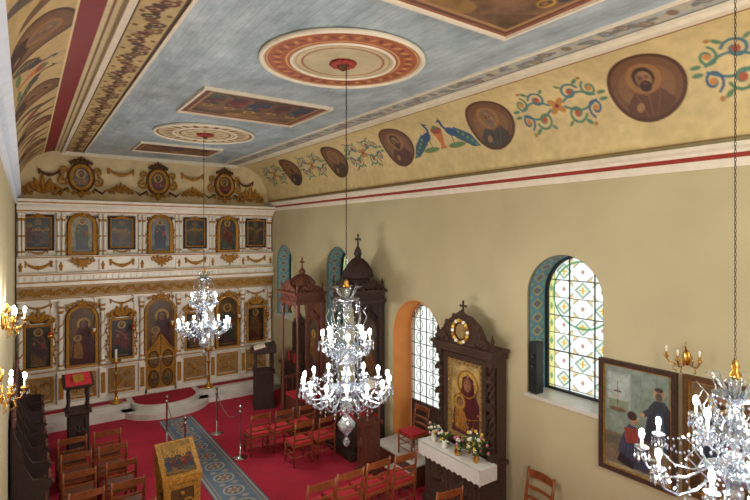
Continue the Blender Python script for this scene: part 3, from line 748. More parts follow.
# solea steps
sm=empty('solea_platform'); mb=MB()
mb.box(XL+.01,XR-.01,14.75,YB-.01,0,.3,M_marble); mb.box(XL+.01,XR-.01,14.45,14.75,0,.15,M_marble)
mb.box(XL+.3,XM-.95,14.95,15.22,.3,.306,M_carpet); mb.box(XM+.95,XR-.3,14.95,15.22,.3,.306,M_carpet)
def semid(xc,yc,r,ry,z0,z1,m,n=24):
    vs=[(xc+r*math.cos(pi+pi*i/n),yc+ry*math.sin(pi+pi*i/n),z) for z in (z0,z1) for i in range(n+1)]
    fs=[tuple(range(n+1))[::-1],tuple(range(n+1,2*n+2))]+[(i,i+1,n+2+i,n+1+i) for i in range(n)]+[(n,0,n+1,2*n+1)]
    mb.add(vs,fs,m)
semid(XM,14.76,1.15,.95,0,.15,M_marble); semid(XM,14.76,.9,.7,.15,.3,M_marble)
semid(XM,14.76,.8,.6,.3,.308,M_carpet); mb.box(XM-.8,XM+.8,14.76,15.22,.3,.308,M_carpet)
mb.build('steps',sm)

# runner
L=11.2; cv=Canvas(.84,L,.014,(78,100,122)); cv.mottle(.1,100)
for a,c in ((.0,(52,60,80)),(.04,(160,150,124)),(.07,(64,80,106)),(.1,(136,120,92))):
    cv.rect(a,a+.025,0,L,c); cv.rect(.84-a-.025,.84-a,0,L,c)
y=.35
while y<L:
    cv.ell(.42,y,.2,.2,(160,152,128)); cv.ell(.42,y,.165,.165,(62,84,112))
    for k in range(6): cv.ell(.42+.09*math.cos(k*pi/3),y+.09*math.sin(k*pi/3),.045,.03,(168,144,102),1,k*pi/3)
    cv.ell(.42,y,.035,.035,(150,60,50))
    for sx in (-1,1): cv.poly([(.42+sx*.2,y+.29),(.42+sx*.12,y+.36),(.42+sx*.04,y+.29),(.42+sx*.12,y+.22)],(144,136,116))
    y+=.58
cv.mesh('carpet_runner',lambda X,Y:(XM-.42+X,2.5+Y,.008+0*X))

# ------------------------------------------------------------ chandeliers
def candle(mb,x,y,z,s=1):
    mb.lathe(x,y,z,[(.01*s,-.03*s),(.02*s,-.02*s),(.05*s,0),(.055*s,.012*s),(.02*s,.016*s)],M_crystal,10)
    mb.lathe(x,y,z,[(.012*s,.0),(.012*s,.08*s)],M_candle,8)
def chandelier(x,y,ztop,R,zu,Ru,zl,zb,nl=12,nu=6,s=1.0,watts=60,cs=1.0):
    e=empty('crystal_chandelier',(x,y,0))
    ch=MB(); z=ztop; k=0
    while z<ZC-.12:
        pts=[(.009*cs*math.cos(t),0,z+(.022+.026*math.sin(t))*cs) if k%2 else (0,.009*cs*math.cos(t),z+(.022+.026*math.sin(t))*cs) for t in np.linspace(0,2*pi,9)[:-1]]
        ch.tube(pts,.0035*cs,M_dark,4,True); z+=.04*cs;k+=1
    ch.lathe(0,0,ztop,[(.03*s,-.02),(.045*s,0),(.02*s,.03),(.03*s,.05),(.008,.09)],M_brass,10)
    ch.build('chain',e)
    st=MB(); H=ztop-zb
    prof=[(.002,zb),(.03*s,zb+.03),(.045*s,zb+.08),(.02*s,zb+.12),(.015*s,zb+.16),(.09*s,zb+.24),(.11*s,zb+.3),(.05*s,zb+.38)]
    zz=zb+.42
    while zz<ztop-.12*s:
        f=(zz-zb)/H; rr=.045*s*(1.2-f*.5)
        prof+=[(rr*.5,zz),(rr*1.25,zz+.035*s),(rr*1.3,zz+.07*s),(rr*.5,zz+.1*s),(rr*.9,zz+.115*s)]; zz+=.14*s
    prof+=[(.02*s,ztop-.04),(.008,ztop)]
    st.lathe(0,0,0,prof,M_crystal,12)
    zc=ztop-.18*s
    st.lathe(0,0,zc,[(.02*s,-.02),(.1*s,0),(.15*s,.03*s),(.155*s,.035*s),(.02*s,.01)],M_crystal,16)
    st.lathe(0,0,zl-.04,[(.03*s,-.05),(.14*s,-.02),(.2*s,.04*s),(.205*s,.045*s),(.03*s,.0)],M_crystal,18)
    st.lathe(0,0,zu-.04,[(.03*s,-.04),(.1*s,-.02),(.15*s,.03*s),(.03*s,.0)],M_crystal,18)
    for k in range(10):
        a=2*pi*k/10; c,q=math.cos(a),math.sin(a)
        for j in range(3): st.octa((.15*s*c,.15*s*q,zc-.01-.045*s*j),.013*s,.022*s,M_crystal)
        st.tube([(.03*c*s,.03*q*s,zc),(.1*c*s,.1*q*s,zc+.1*s),(.13*c*s,.13*q*s,zc+.17*s),(.19*c*s,.19*q*s,zc+.17*s)],[.009*s,.008*s,.006*s,.003*s],M_crystal,5)
    st.build('stem',e)
    ar=MB(); bl=MB(); dr=MB()
    zm=(zc+zu)/2+.04*s
    for k in range(8):
        a=2*pi*k/8+.2; c,q=math.cos(a),math.sin(a)
        ar.tube([(r_*s*c,r_*s*q,zm+h_*s) for r_,h_ in ((.03,-.05),(.1,-.12),(.2,-.08),(.24,.03),(.2,.1),(.25,.16))],[.009*s,.009*s,.008*s,.007*s,.006*s,.003*s],M_crystal,5)
        for j in range(3): dr.octa((.22*s*c,.22*s*q,zm-.1*s-.045*s*j),.013*s,.022*s,M_crystal)
    def tier(n,Rr,z,off,sc):
        pos=[]
        for k in range(n):
            a=2*pi*k/n+off; c,q=math.cos(a),math.sin(a)
            rad=[.04,.25,.5,.75,.92,1.0,1.0]; zz=[.0,-.02,-.14,-.17,-.12,-.05,0]
            ar.tube([(Rr*r_*c,Rr*r_*q,z+h_*sc) for r_,h_ in zip(rad,zz)],.0105*s,M_crystal,6)
            ar.tube([(Rr*.35*c,Rr*.35*q,z-.07*sc),(Rr*.5*c,Rr*.5*q,z+.02*sc),(Rr*.4*c,Rr*.4*q,z+.1*sc),(Rr*.52*c,Rr*.52*q,z+.17*sc)],[.008*s,.008*s,.006*s,.003],M_crystal,5)
            candle(ar,Rr*c,Rr*q,z+.02,s); bl.ball((Rr*c,Rr*q,z+.02+.115*s),.023*s,M_bulb,8,.04*s)
            for m_ in range(6):
                b_=2*pi*m_/6; xx,yy=Rr*c+.05*s*math.cos(b_),Rr*q+.05*s*math.sin(b_)
                dr.octa((xx,yy,z-.005),.009*s,.014*s,M_crystal); dr.octa((xx,yy,z-.05*s),.014*s,.034*s,M_crystal)
            for f in (.3,.6):
                for j in range(4): dr.octa((Rr*f*c,Rr*f*q,z-.13*sc-.045*s*j),.013*s,.022*s,M_crystal)
            pos.append((Rr*c,Rr*q))
            a2=a+2*pi/n
            for j in range(1,9):
                t=j/9; dr.octa((Rr*.93*((1-t)*c+t*math.cos(a2)),Rr*.93*((1-t)*q+t*math.sin(a2)),z+.0-.12*s*4*t*(1-t)),.013*s,.017*s,M_crystal)
            for j in range(1,12):
                t=j/12; dr.octa((Rr*(1-t)*c+.06*t*c,Rr*(1-t)*q+.06*t*q,z+.02+t*.42*s-.2*s*4*t*(1-t)*.6),.011*s,.015*s,M_crystal)
        return pos
    p1=tier(nl,R,zl,.13,1.0*s); tier(nu,Ru,zu,.3,.8*s)
    ar.build('arms',e); bl.build('bulbs',e); dr.build('crystal_drops',e)
    for k in (0,nl//4,nl//2,3*nl//4):
        l=bpy.data.lights.new('bulb_light','POINT'); l.energy=watts; l.color=(1,.975,.93); l.shadow_soft_size=.04
        o=link(bpy.data.objects.new('bulb_light',l)); o.location=(p1[k][0],p1[k][1],zl+.15*s); o.parent=e
chandelier(C1X,5.42,4.15,.55,3.42,.3,2.86,2.1,14,8,1.08,watts=78)
chandelier(XM,11.15,4.0,.54,3.35,.28,2.8,2.15,12,6,watts=84)
chandelier(XM+.02,1.13,4.02,.46,3.72,.2,3.5,2.9,10,5,.75,watts=40,cs=.55)

# ------------------------------------------------------------ sconces
def sconce(loc,rot,n=3,crys=False,r=.2):
    e=empty('wall_sconce',loc,rot); mb=MB(); m=M_brass; bl=MB()
    mb.ball((0,-.015,0),.05,m,10,.1,.02)
    for k in range(n):
        a=(k-(n-1)/2)*(1.2 if n<4 else .7)
        ex,ey=r*math.sin(a),-.05-r*math.cos(a)
        mb.tube([(0,-.02,-.03),(ex*.4,ey*.4,-.09),(ex*.8,ey*.85,-.08),(ex,ey,-.02),(ex,ey,.0)],.008,m,6)
        mb.tube([(ex*.4,ey*.4,-.09),(ex*.5,ey*.5,-.01),(ex*.35,ey*.4,.03)],.006,m,5)
        mb.tube([(ex*.6,ey*.6,-.09),(ex*.7,ey*.7,-.15),(ex*.5,ey*.5,-.17)],.006,m,5)
        mb.lathe(ex,ey,0,[(.008,-.02),(.03,0),(.032,.01),(.014,.012),(.011,.06)],m,10)
        mb.lathe(ex,ey,.06,[(.01,0),(.01,.02)],M_candle,8); bl.ball((ex,ey,.105),.015,M_bulb if crys else M_candle,8,.03)
        if crys:
            for j in range(5): mb.octa((ex+.03*math.cos(j*1.25),ey+.03*math.sin(j*1.25),-.04),.008,.022,M_crystal)
    mb.tube([(0,-.03,.08),(0,-.05,.16),(0,-.03,.2)],[.012,.01,.004],m,6)
    mb.build('brackets',e); bl.build('bulbs',e)
    if crys:
        l=bpy.data.lights.new('sconce_light','POINT'); l.energy=10; l.color=(1,.93,.82); l.shadow_soft_size=.03
        o=link(bpy.data.objects.new('sconce_light',l)); o.location=(0,-.12,.2); o.parent=e
sconce((XR,2.82,3.3),-pi/2)
sconce((XL,7.6,3.75),pi/2,3,True,.15); sconce((XL,6.4,3.92),pi/2,3,True,.15); sconce((XL,5.2,3.5),pi/2,3,True,.15)

# ------------------------------------------------------------ chairs
def chair_mesh(seatm):
    mb=MB(); w=.21
    for sx in (-1,1):
        mb.tube([(sx*w,.2,0),(sx*w,.19,.44),(sx*w,.22,.7),(sx*w,.26,.93)],[.018,.022,.02,.016],M_wood,8)
        mb.tube([(sx*w,-.2,0),(sx*w,-.2,.44)],[.016,.023],M_wood,8)
        for z in (.16,.28): mb.tube([(sx*w,-.2,z),(sx*w,.2,z)],.011,M_wood,6)
    for z in (.14,.3): mb.tube([(-w,-.2,z),(w,-.2,z)],.011,M_wood,6)
    mb.tube([(-w,.2,.2),(w,.2,.2)],.011,M_wood,6)
    mb.box(-w-.02,w+.02,-.22,.22,.4,.44,M_wood)
    mb.box(-w,w,-.215,.19,.44,.475,seatm)
    for z,h in ((.54,.035),(.67,.035),(.82,.08)):
        f=(z-.44)/.49; y=.19+.07*f
        n=6; pts=[(-w+2*w*i/n, y+.03*math.sin(pi*i/n)) for i in range(n+1)]
        vs=[];fs=[]
        for (px,py) in pts:
            top=z+h+(.02*math.sin(pi*(px+w)/(2*w)) if h>.05 else 0)
            vs+=[(px,py-.008,z),(px,py+.008,z),(px,py+.01,top),(px,py-.006,top)]
        for i in range(n):
            for k in range(4): fs.append((4*i+k,4*i+(k+1)%4,4*i+4+(k+1)%4,4*i+4+k))
        mb.add(vs,fs,M_wood)
    o=mb.build('tmpchair'); me=o.data; bpy.data.objects.remove(o); me.name='wooden_chair_mesh'; return me
CH1=chair_mesh(M_cush); CH2=chair_mesh(M_straw)
def chair(x,y,rot,me=CH1,z=0,s=1.0):
    o=link(bpy.data.objects.new('wooden_chair',me)); o.location=(x,y,z); o.rotation_euler=(0,0,rot); o.scale=(s,s,s)
for Y in (11.4,10.6,9.8,9.0,8.2,7.4):
    for X in (.74,1.32): chair(X+random.uniform(-.02,.02),Y-.15,pi+random.uniform(-.05,.05),CH2,0,1.08)
for X,Y in ((3.72,7.0),(4.28,7.05),(4.84,7.1),(5.4,7.05)): chair(X,Y,pi+random.uniform(-.06,.06),CH1,0,1.12)
for X,Y in ((4.72,10.5),(5.28,10.5),(4.75,9.6),(5.3,9.6),(4.2,10.55)): chair(X,Y-.0,pi+random.uniform(-.1,.1))
chair(6.35,7.75,-pi/2,CH1,.43,.98)
chair(6.25,4.9,-pi/2-.1,CH1,0,1.2)
chair(5.25,5.75,pi*.95,CH1,0,1.08)

# ------------------------------------------------------------ thrones
def throne(name,x,y,wd,m,h_can,h_top,cushion=True):
    e=empty(name,(x,y,0),-pi/2); mb=MB(); w=wd/2; d=.38
    mb.box(-w-.1,w+.1,-d-.2,d,0,.15,m); mb.box(-w-.03,w+.03,-d-.05,d,.15,.28,m)
    mb.box(-w,w,d-.06,d,.28,h_can,m)
    mb.box(-w+.06,w-.06,-d+.1,d-.06,.28,.72,m); mb.box(-w+.08,w-.08,-d+.08,d-.08,.72,.78,M_cush)
    H=h_can-.28
    for sx in (-1,1):
        for yy in (-d+.03,d-.06):
            P=[(.055,0),(.055,.12*H),(.035,.15*H),(.048,.22*H),(.03,.3*H),(.034,.4*H),(.05,.45*H),(.03,.5*H),(.028,.85*H),(.05,.9*H),(.06,.94*H),(.06,H)]
            mb.lathe(sx*(w-.04),yy,.28,P,m,10)
        mb.box(sx*(w-.04)-.035,sx*(w-.04)+.035,-d+.03,d,1.12,1.18,m)
        for t in np.linspace(-d+.12,d-.12,4): mb.lathe(sx*(w-.04),t,.78,[(.02,0),(.028,.1),(.014,.18),(.025,.28),(.02,.34)],m,8)
    mb.frame(arch(0,wd*.55,1.3,h_can-.45),arch(0,wd*.7,1.22,h_can-.38),d-.1,d-.06,m)
    crest(mb,0,h_can-.4,wd*.6,.2,d-.1,m,.02)
    c=h_can
    mb.box(-w-.04,w+.04,-d-.06,d+.02,c,c+.08,m); mb.box(-w,w,-d-.02,d,c+.08,c+.24,m); mb.box(-w-.08,w+.08,-d-.1,d+.02,c+.24,c+.3,m)
    for k in range(2):
        xx=(k-.5)*w*.95
        mb.frame([(xx+w*.42*math.cos(t),c-.2+.18*math.sin(t)) for t in np.linspace(0,pi,10)],[(xx+w*.48*math.cos(t),c+.01) for t in np.linspace(0,pi,10)],-d-.02,-d+.03,m,False)
    for k in range(5): mb.tube(spiral(-w*.8+k*w*.4,c+.16,.055,0,1.2,1 if k%2 else -1,-d-.03,10),.012,m,5)
    for sx in (-1,1):
        for yy in (-d,d-.06): mb.lathe(sx*w,yy,c+.3,[(.03,0),(.05,.04),(.02,.08),(.035,.13),(.004,.24)],m,8)
    crest(mb,0,c+.3,wd*.8,.32,-d-.03,m,.028)
    mb.M=Matrix.Rotation(-pi/2,4,'Z'); crest(mb,0,c+.3,.6,.28,-w,m,.026); crest(mb,0,c+.3,.6,.28,w,m,.026); mb.M=None
    z=c+.3; H=h_top-z-.25
    mb.lathe(0,-.02,z,[(w*.85,0),(w*.85,.06),(w*.7,.08),(w*.66,.22*H),(w*.74,.26*H),(w*.66,.4*H),(w*.45,.58*H),(w*.2,.7*H),(w*.14,.76*H),(w*.2,.8*H),(w*.16,.9*H),(.02,H)],m,8,False,True)
    for k in range(8):
        a=2*pi*k/8+pi/8; mb.tube([(rr*w*math.cos(a),-.02+rr*w*math.sin(a),z+hh*H) for rr,hh in ((.74,.26),(.68,.4),(.47,.58),(.22,.7))],.016,m,5)
    cross(mb,0,-.02,h_top-.26,.26,m,.018)
    mb.build('frame',e,.004)
    cv=icon(wd*.5,h_can-1.8,'stand',17,(80,66,50)); flat_y(cv,'painted_back',-wd*.25,1.35,d-.075,e,archmask(wd*.5,h_can-1.8))
throne('bishop_throne',6.2,9.5,.95,M_dark,3.3,4.8)
throne('canopied_pulpit',5.78,11.45,.92,M_redw,3.1,4.22)

# ------------------------------------------------------------ icon shrine
e=empty('icon_shrine',(6.26,6.25,0),-pi/2); mb=MB(); m=M_brownw; w=.66; d=.33
mb.box(-w-.04,w+.04,-d-.02,d,0,.12,m); mb.box(-w,w,-d+.02,d,.12,1.0,m)
for x in (-.33,.33):
    mb.frame(rect(x,.42,.28,.88),rect(x,.52,.22,.93),-d,-d+.03,m); crest(mb,x,.5,.36,.25,-d,m,.02)
mb.box(-w-.06,w+.06,-d-.04,d,1.0,1.06,m)
mb.box(-w,w,.1,d,1.06,2.85,m)
for sx in (-1,1):
    for ph in (0,pi): mb.tube([(sx*(w-.05)+.03*math.cos(t*9+ph),.04+.03*math.sin(t*9+ph),1.18+t*.43) for t in np.linspace(0,3.4,40)],.03,m,6)
    mb.box(sx*(w-.05)-.07,sx*(w-.05)+.07,-.03,.12,1.06,1.2,m); mb.box(sx*(w-.05)-.07,sx*(w-.05)+.07,-.03,.12,2.62,2.76,m)
    for z in (1.4,1.9,2.35): crest(mb,sx*(w-.05),z,.16,.14,-.03,m,.012)
    vine(mb,sx*.5,1.15,2.7,.03,m,.03,.016)
mb.frame(rect(0,.84,1.22,2.6),rect(0,1.02,1.13,2.7),.0,.1,m)
mb.box(-w-.04,w+.04,-.08,d,2.74,2.84,m); mb.box(-w-.08,w+.08,-.12,d,2.84,2.9,m)
ped=[(-w-.02,2.9),(w+.02,2.9),(w-.04,2.98),(.5,3.06),(.38,3.26),(.2,3.38),(0,3.43),(-.2,3.38),(-.38,3.26),(-.5,3.06),(-w+.04,2.98)]
mb.prism(ped,-.06,.04,m)
for k in range(len(ped)-3):
    p=ped[k+2]; mb.ball((p[0],-.04,p[1]),.04,m,8)
    if k<len(ped)-4:
        q=ped[k+3]; mb.tube([(p[0],-.06,p[1]-.03),((p[0]+q[0])/2,-.07,(p[1]+q[1])/2-.05),(q[0],-.06,q[1]-.03)],.022,m,6)
crest(mb,-.46,2.94,.3,.2,-.08,m,.018); crest(mb,.46,2.94,.3,.2,-.08,m,.018); crest(mb,0,3.36,.3,.15,-.05,m,.018)
cross(mb,0,-.01,3.44,.2,m,.016)
for sx in (-1,1): mb.lathe(sx*(w),.0,2.9,[(.04,0),(.05,.05),(.02,.1),(.035,.16),(.004,.26)],m,8)
mb.build('carved_frame',e,.003)
cv=icon(.84,1.38,'virgin',21,(176,148,92),res=.009,dim=.85); flat_y(cv,'holy_icon',-.42,1.22,.05,e)
s=MB(); s.frame(rect(0,.7,1.3,2.52),rect(0,.84,1.22,2.6),.02,.06,M_silver)
for z in np.arange(1.26,2.58,.1): s.ball((-.385,.015,z),.022,M_gold,6); s.ball((.385,.015,z),.022,M_gold,6)
for x in np.arange(-.3,.31,.1): s.ball((x,.015,1.26),.02,M_gold,6); s.ball((x,.015,2.56),.02,M_gold,6)
for r_,cx_,cz_ in ((.235,.05,2.2),(.135,-.142,1.855)):
    s.tube([(cx_+r_*math.cos(t),.04,cz_+r_*math.sin(t)) for t in np.linspace(0,2*pi,25)[:-1]],.013,M_gold,6,True)
for k in range(5): s.lathe(-.24+.12*k,-.03,1.5,[(.002,-.05),(.018,-.03),(.02,0),(.012,.01)],M_gold,8); s.tube([(-.24+.12*k,-.03,1.5),(-.24+.12*k,.02,1.62)],.004,M_gold,4)
s.tube([(-.33,.02,1.66),(-.15,.0,1.61),(.15,.0,1.61),(.33,.02,1.66)],.006,M_gold,5)
for k in range(18):
    a=2*pi*k/18; s.ball((.18*math.cos(a),-.09,3.13+.19*math.sin(a)),.034,(M_fw,M_gold,M_fy)[k%3],6)
s.tube([(.18*math.cos(t),-.075,3.13+.19*math.sin(t)) for t in np.linspace(0,2*pi,25)[:-1]],.022,M_gold,6,True)
s.ball((0,-.07,3.13),.12,M_silver,12,.14,.02)
s.build('silver_cover',e)
cl=MB(); tw=w+.09; n=60
top=[(-tw,1.075),(tw,1.075)]
sc_=[(tw-2*tw*i/n,.82+.03*abs(math.sin(i/n*pi*12))) for i in range(n+1)]
cl.prism(top+sc_,-d-.065,-d-.055,M_lace); cl.box(-tw,tw,-d-.065,.0,1.065,1.08,M_lace)
for sx in (-1,1): cl.box(sx*tw-.005,sx*tw+.005,-d-.065,.0,.84,1.075,M_lace)
cl.build('lace_cloth',e)
fl=MB(); rr=random.Random(8)
for (cx,cy,R,N) in ((-.55,-.2,.13,26),(.5,-.22,.2,54),(.12,-.27,.1,20),(-.2,-.27,.1,20)):
    fl.lathe(cx,cy,1.08,[(.04,0),(.06,.05),(.04,.12),(.05,.15)],M_fw if cx<0 else M_brass,10)
    for k in range(N):
        a=rr.uniform(0,2*pi); q=R*math.sqrt(rr.random()); zz=1.2+rr.uniform(.0,R*1.7)
        px,py=cx+q*math.cos(a),cy+q*math.sin(a)
        fl.tube([(cx,cy,1.18),(px,py,zz)],.004,M_leaf,4)
        fl.ball((px,py,zz),rr.uniform(.018,.034),rr.choice([M_fw,M_fw,M_fy,M_fp,M_leaf]),6)
        fl.ball((px+.03,py,zz-.03),.03,M_leaf,5,.01)
fl.build('flower_vases',e)

# ------------------------------------------------------------ lecterns
def lectern(name,x,y,rot,h,m,w=.5,book=True):
    e=empty(name,(x,y,0),rot); mb=MB(); k=w/2
    mb.box(-k,k,-k,k,0,.08,m); mb.box(-k+.05,k-.05,-k+.05,k-.05,.08,.55*h,m)
    mb.frame(rect(0,w*.5,.2,.5*h),rect(0,w*.7,.15,.54*h),-k+.02,-k+.05,m)
    crest(mb,0,.3*h,w*.45,.2,-k+.03,m,.014)
    mb.box(-k,k,-k,k,.55*h,.58*h,m)
    for sx in (-1,1):
        for sy in (-1,1): mb.lathe(sx*(k-.07),sy*(k-.07),.58*h,[(.03,0),(.04,.05),(.02,.1),(.035,.18*h),(.02,.24*h),(.035,.3*h)],m,8)
    z=.87*h
    mb.box(-k,k,-k,k,z,z+.04,m)
    vs=[(-k-.04,-k-.06,z+.04),(k+.04,-k-.06,z+.04),(k+.04,k+.02,z+.04),(-k-.04,k+.02,z+.04),(-k-.04,-k-.06,z+.08),(k+.04,-k-.06,z+.08),(k+.04,k+.02,h),(-k-.04,k+.02,h)]
    mb.add(vs,[(3,2,1,0),(4,5,6,7),(0,1,5,4),(1,2,6,5),(2,3,7,6),(3,0,4,7)],m)
    if book:
        a=math.atan2(h-z-.08,w+.08)
        mb.M=Matrix.Translation((0,-k,z+.1))@Matrix.Rotation(a,4,'X')
        mb.box(-.2,-.005,.03,.34,0,.035,M_cream); mb.box(.005,.2,.03,.34,0,.035,M_cream); mb.box(-.21,.21,.02,.35,-.01,.002,M_cush)
        mb.M=None
    mb.build('stand',e,.004)
    return e
lectern('cantor_lectern',5.5,13.3,-pi*.6,1.75,M_dark,.6)
e=lectern('reading_lectern',.95,12.7,0,1.72,M_dark,.5,False)
mb=MB(); mb.M=Matrix.Translation((0,-.3,1.56))@Matrix.Rotation(.33,4,'X'); mb.box(-.24,.24,0,.5,.01,.03,M_cush); mb.box(-.1,.1,.12,.38,.03,.06,M_gold); mb.M=None
mb.build('gospel_book',e)
lectern('icon_lectern',5.7,8.35,-pi/2,1.85,M_redw,.42)
e=empty('hymnal_desk',(6.2,12.75,0),-pi/2); mb=MB()
mb.box(-.4,.4,-.25,.25,0,1.2,M_dark); mb.box(-.46,.46,-.3,.27,1.2,1.26,M_dark); mb.box(-.4,.4,.1,.25,1.26,2.3,M_dark); crest(mb,0,2.3,.7,.3,.15,M_dark,.03)
for k in range(6): mb.box(-.36+.12*k,-.27+.12*k,-.1,.08,1.26,1.5+.03*(k%3),[M_redw,M_cush,M_brownw][k%3])
for x in (-.2,.2): mb.frame(rect(x,.26,.2,1.0),rect(x,.34,.14,1.06),-.27,-.25,M_dark)
mb.build('desk',e)

# gilded icon stand by aisle
e=empty('gilded_icon_stand',(1.96,8.15,0),0); mb=MB(); k=.24
mb.box(-k-.04,k+.04,-k-.04,k+.04,0,.1,M_gold); mb.box(-k,k,-k,k,.1,1.05,M_goldd)
for rz in range(4):
    mb.M=Matrix.Rotation(rz*pi/2,4,'Z')
    mb.frame(rect(0,.34,.2,.96),rect(0,.44,.13,1.03),-k-.02,-k,M_gold)
    for zc in (.42,.72):
        for sx in (-1,1): mb.tube(spiral(sx*.08,zc,.08,0,1.3,sx,-k-.01,12),.016,M_gold,5)
    mb.ball((0,-k-.01,.57),.04,M_gold,8); mb.ball((0,-k-.01,.88),.035,M_gold,8)
mb.M=None
for sx in (-1,1):
    for sy in (-1,1): mb.lathe(sx*k,sy*k,.1,[(.03,0),(.045,.06),(.025,.12),(.03,.4),(.02,.45),(.035,.8),(.045,.95)],M_gold,8)
mb.box(-k-.05,k+.05,-k-.05,k+.05,1.05,1.1,M_gold)
mb.add([(-k-.05,-k-.05,1.1),(k+.05,-k-.05,1.1),(k+.05,k+.05,1.1),(-k-.05,k+.05,1.1),(-k-.05,-k-.05,1.15),(k+.05,-k-.05,1.15),(k+.05,k+.05,1.5),(-k-.05,k+.05,1.5)],[(3,2,1,0),(4,5,6,7),(0,1,5,4),(1,2,6,5),(2,3,7,6),(3,0,4,7)],M_gold)
mb.build('pedestal',e,.004)
cv=icon(.44,.5,'scene',77,(150,116,60),dim=.9)
cv.mesh('icon_panel',lambda X,Y:(X-.22,-.25+Y,1.166+(Y+.04)*.35/.58+0*X),e,PAINTG)

# stanchions
for X in (2.66,3.8):
    for Y in (10.5,12.1):
        e=empty('rope_stanchion',(X,Y,0)); mb=MB()
        mb.lathe(0,0,0,[(.15,0),(.15,.015),(.05,.035),(.02,.05),(.02,.95),(.035,.96),(.035,1.01),(.015,1.02),(.03,1.06),(.035,1.1),(.002,1.15)],M_chrome,16)
        mb.build('post',e)
        if Y<11:
            mb=MB(); mb.tube([(0,.03+1.54*i/12,.98-.3*(1-(i/6-1)**2)) for i in range(13)],.009,M_chrome,6); mb.build('barrier_chain',e)

# stalls along left wall
e=empty('choir_stalls',(0,0,0)); mb=MB()
MS=Matrix(((0,-1,0,0),(1,0,0,0),(0,0,1,0),(0,0,0,1)))
for k in range(7):
    y=8.9+k*.68
    mb.box(XL+.03,XL+.06,y,y+.66,.1,2.0,M_dark); mb.box(XL+.06,XL+.48,y+.04,y+.62,.42,.48,M_redw)
    mb.prism([(XL+.06,0),(XL+.5,0),(XL+.5,1.05),(XL+.56,1.12),(XL+.5,1.18),(XL+.3,1.2),(XL+.2,1.4),(XL+.16,1.7),(XL+.06,1.95)],y-.02,y+.04,M_dark)
    mb.lathe(XL+.46,y+.01,.48,[(.03,0),(.045,.1),(.02,.2),(.04,.4),(.025,.6)],M_redw,8)
    mb.lathe(XL+.5,y+.01,1.16,[(.03,0),(.045,.04),(.02,.07),(.03,.11),(.002,.16)],M_redw,8)
    mb.M=Matrix.Translation((XL+.06,y+.33,0))@MS
    crest(mb,0,1.98,.5,.26,-.0,M_redw,.022); mb.frame(rect(0,.4,.6,1.8),rect(0,.5,.55,1.86),-.02,.02,M_redw)
    mb.M=None
mb.prism([(XL+.06,0),(XL+.5,0),(XL+.5,1.05),(XL+.56,1.12),(XL+.5,1.18),(XL+.3,1.2),(XL+.06,1.95)],13.64,13.7,M_dark)
mb.build('stalls',e)

# paintings on right wall
def wall_painting(y0,y1,z0,z1,cv,fm):
    e=empty('framed_painting'); w=y1-y0
    cv.mesh('canvas',lambda X,Y:(XR-.03+0*X,y1-X,z0+Y),e,PAINTG)
    mb=MB(); mb.M=RW(XR-.002,(y0+y1)/2)
    mb.frame(rect(0,w-.02,z0+.01,z1-.01),rect(0,w+.1,z0-.05,z1+.05),-.06,0,fm)
    mb.frame(rect(0,w-.05,z0+.025,z1-.025),rect(0,w,z0,z1),-.045,-.02,M_gold)
    mb.build('frame',e)
w,h=.92,1.42; cv=Canvas(w,h,.0095,(124,138,124)); cv.mottle(.15,8)
cv.rect(0,w,0,h*.34,(122,108,84)); cv.rect(0,.03,0,h,(150,130,80)); cv.poly([(0,h*.3),(w,h*.38),(w,h*.3),(0,h*.22)],(98,90,76))
for k in range(6): cv.stroke([(.1+.16*k,0),(.3+.08*k,h*.3)],.008,(94,82,64))
for k in range(5): cv.rect(.42+.1*k,.424+.1*k,h*.38,h,(108,122,112))
cv.rect(.06,.38,h*.56,h*.92,(150,164,160)); cv.rect(.08,.36,h*.58,h*.9,(168,178,170)); cv.rect(.08,.36,h*.58,h*.66,(130,142,116))
cv.rect(.205,.218,h*.6,h*.84,(92,60,44)); cv.rect(.16,.265,h*.74,h*.752,(92,60,44)); cv.ell(.21,h*.7,.014,.04,(196,160,124)); cv.ell(.21,h*.57,.12,.03,(110,84,58))
cv.poly([(.25,.1),(.62,.08),(.66,.34),(.5,.5),(.52,.62),(.36,.66),(.28,.5),(.22,.3)],(60,66,86))
for k in range(5): cv.stroke([(.3+.06*k,.14),(.34+.04*k,.42)],.01,(38,42,58))
cv.poly([(.3,.6),(.5,.62),(.48,.42),(.32,.4)],(140,60,52)); cv.stroke([(.46,.56),(.58,.52),(.62,.6)],.06,(140,60,52)); cv.ell(.63,.62,.03,.03,(190,146,110))
for k in range(3): cv.stroke([(.34+.05*k,.59),(.35+.05*k,.44)],.008,(98,38,36))
cv.ell(.43,.74,.055,.075,(180,136,104)); cv.ell(.405,.775,.065,.06,(60,40,28)); cv.poly([(.2,.12),(.42,.06),(.44,.16),(.24,.24)],(42,38,46))
cv.ell(.455,.745,.01,.008,(40,26,20)); cv.stroke([(.45,.7),(.475,.7)],.008,(120,60,50))
cv.poly([(.56,.5),(.92,.4),(.9,.95),(.82,1.06),(.7,1.06),(.62,.95)],(48,52,62)); cv.poly([(.7,.9),(.8,.9),(.84,.45),(.72,.45)],(66,80,98))
for k in range(4): cv.stroke([(.64+.06*k,.9),(.62+.07*k,.5)],.01,(30,32,42))
cv.ell(.75,1.15,.08,.08,(158,144,108)); cv.ell(.75,1.15,.05,.065,(172,128,96)); cv.ell(.75,1.105,.045,.05,(96,84,74)); cv.ell(.75,1.2,.055,.03,(60,46,36))
for sx in (-1,1): cv.ell(.75+sx*.018,1.155,.009,.007,(36,24,20))
cv.stroke([(.66,.92),(.56,.84)],.07,(48,52,62)); cv.ell(.54,.83,.03,.03,(180,136,104))
cv.rect(.04,w-.02,.02,.07,(150,140,110)); cv.mottle(.16,30); cv.mottle(.12,60); cv.rgb*=.88
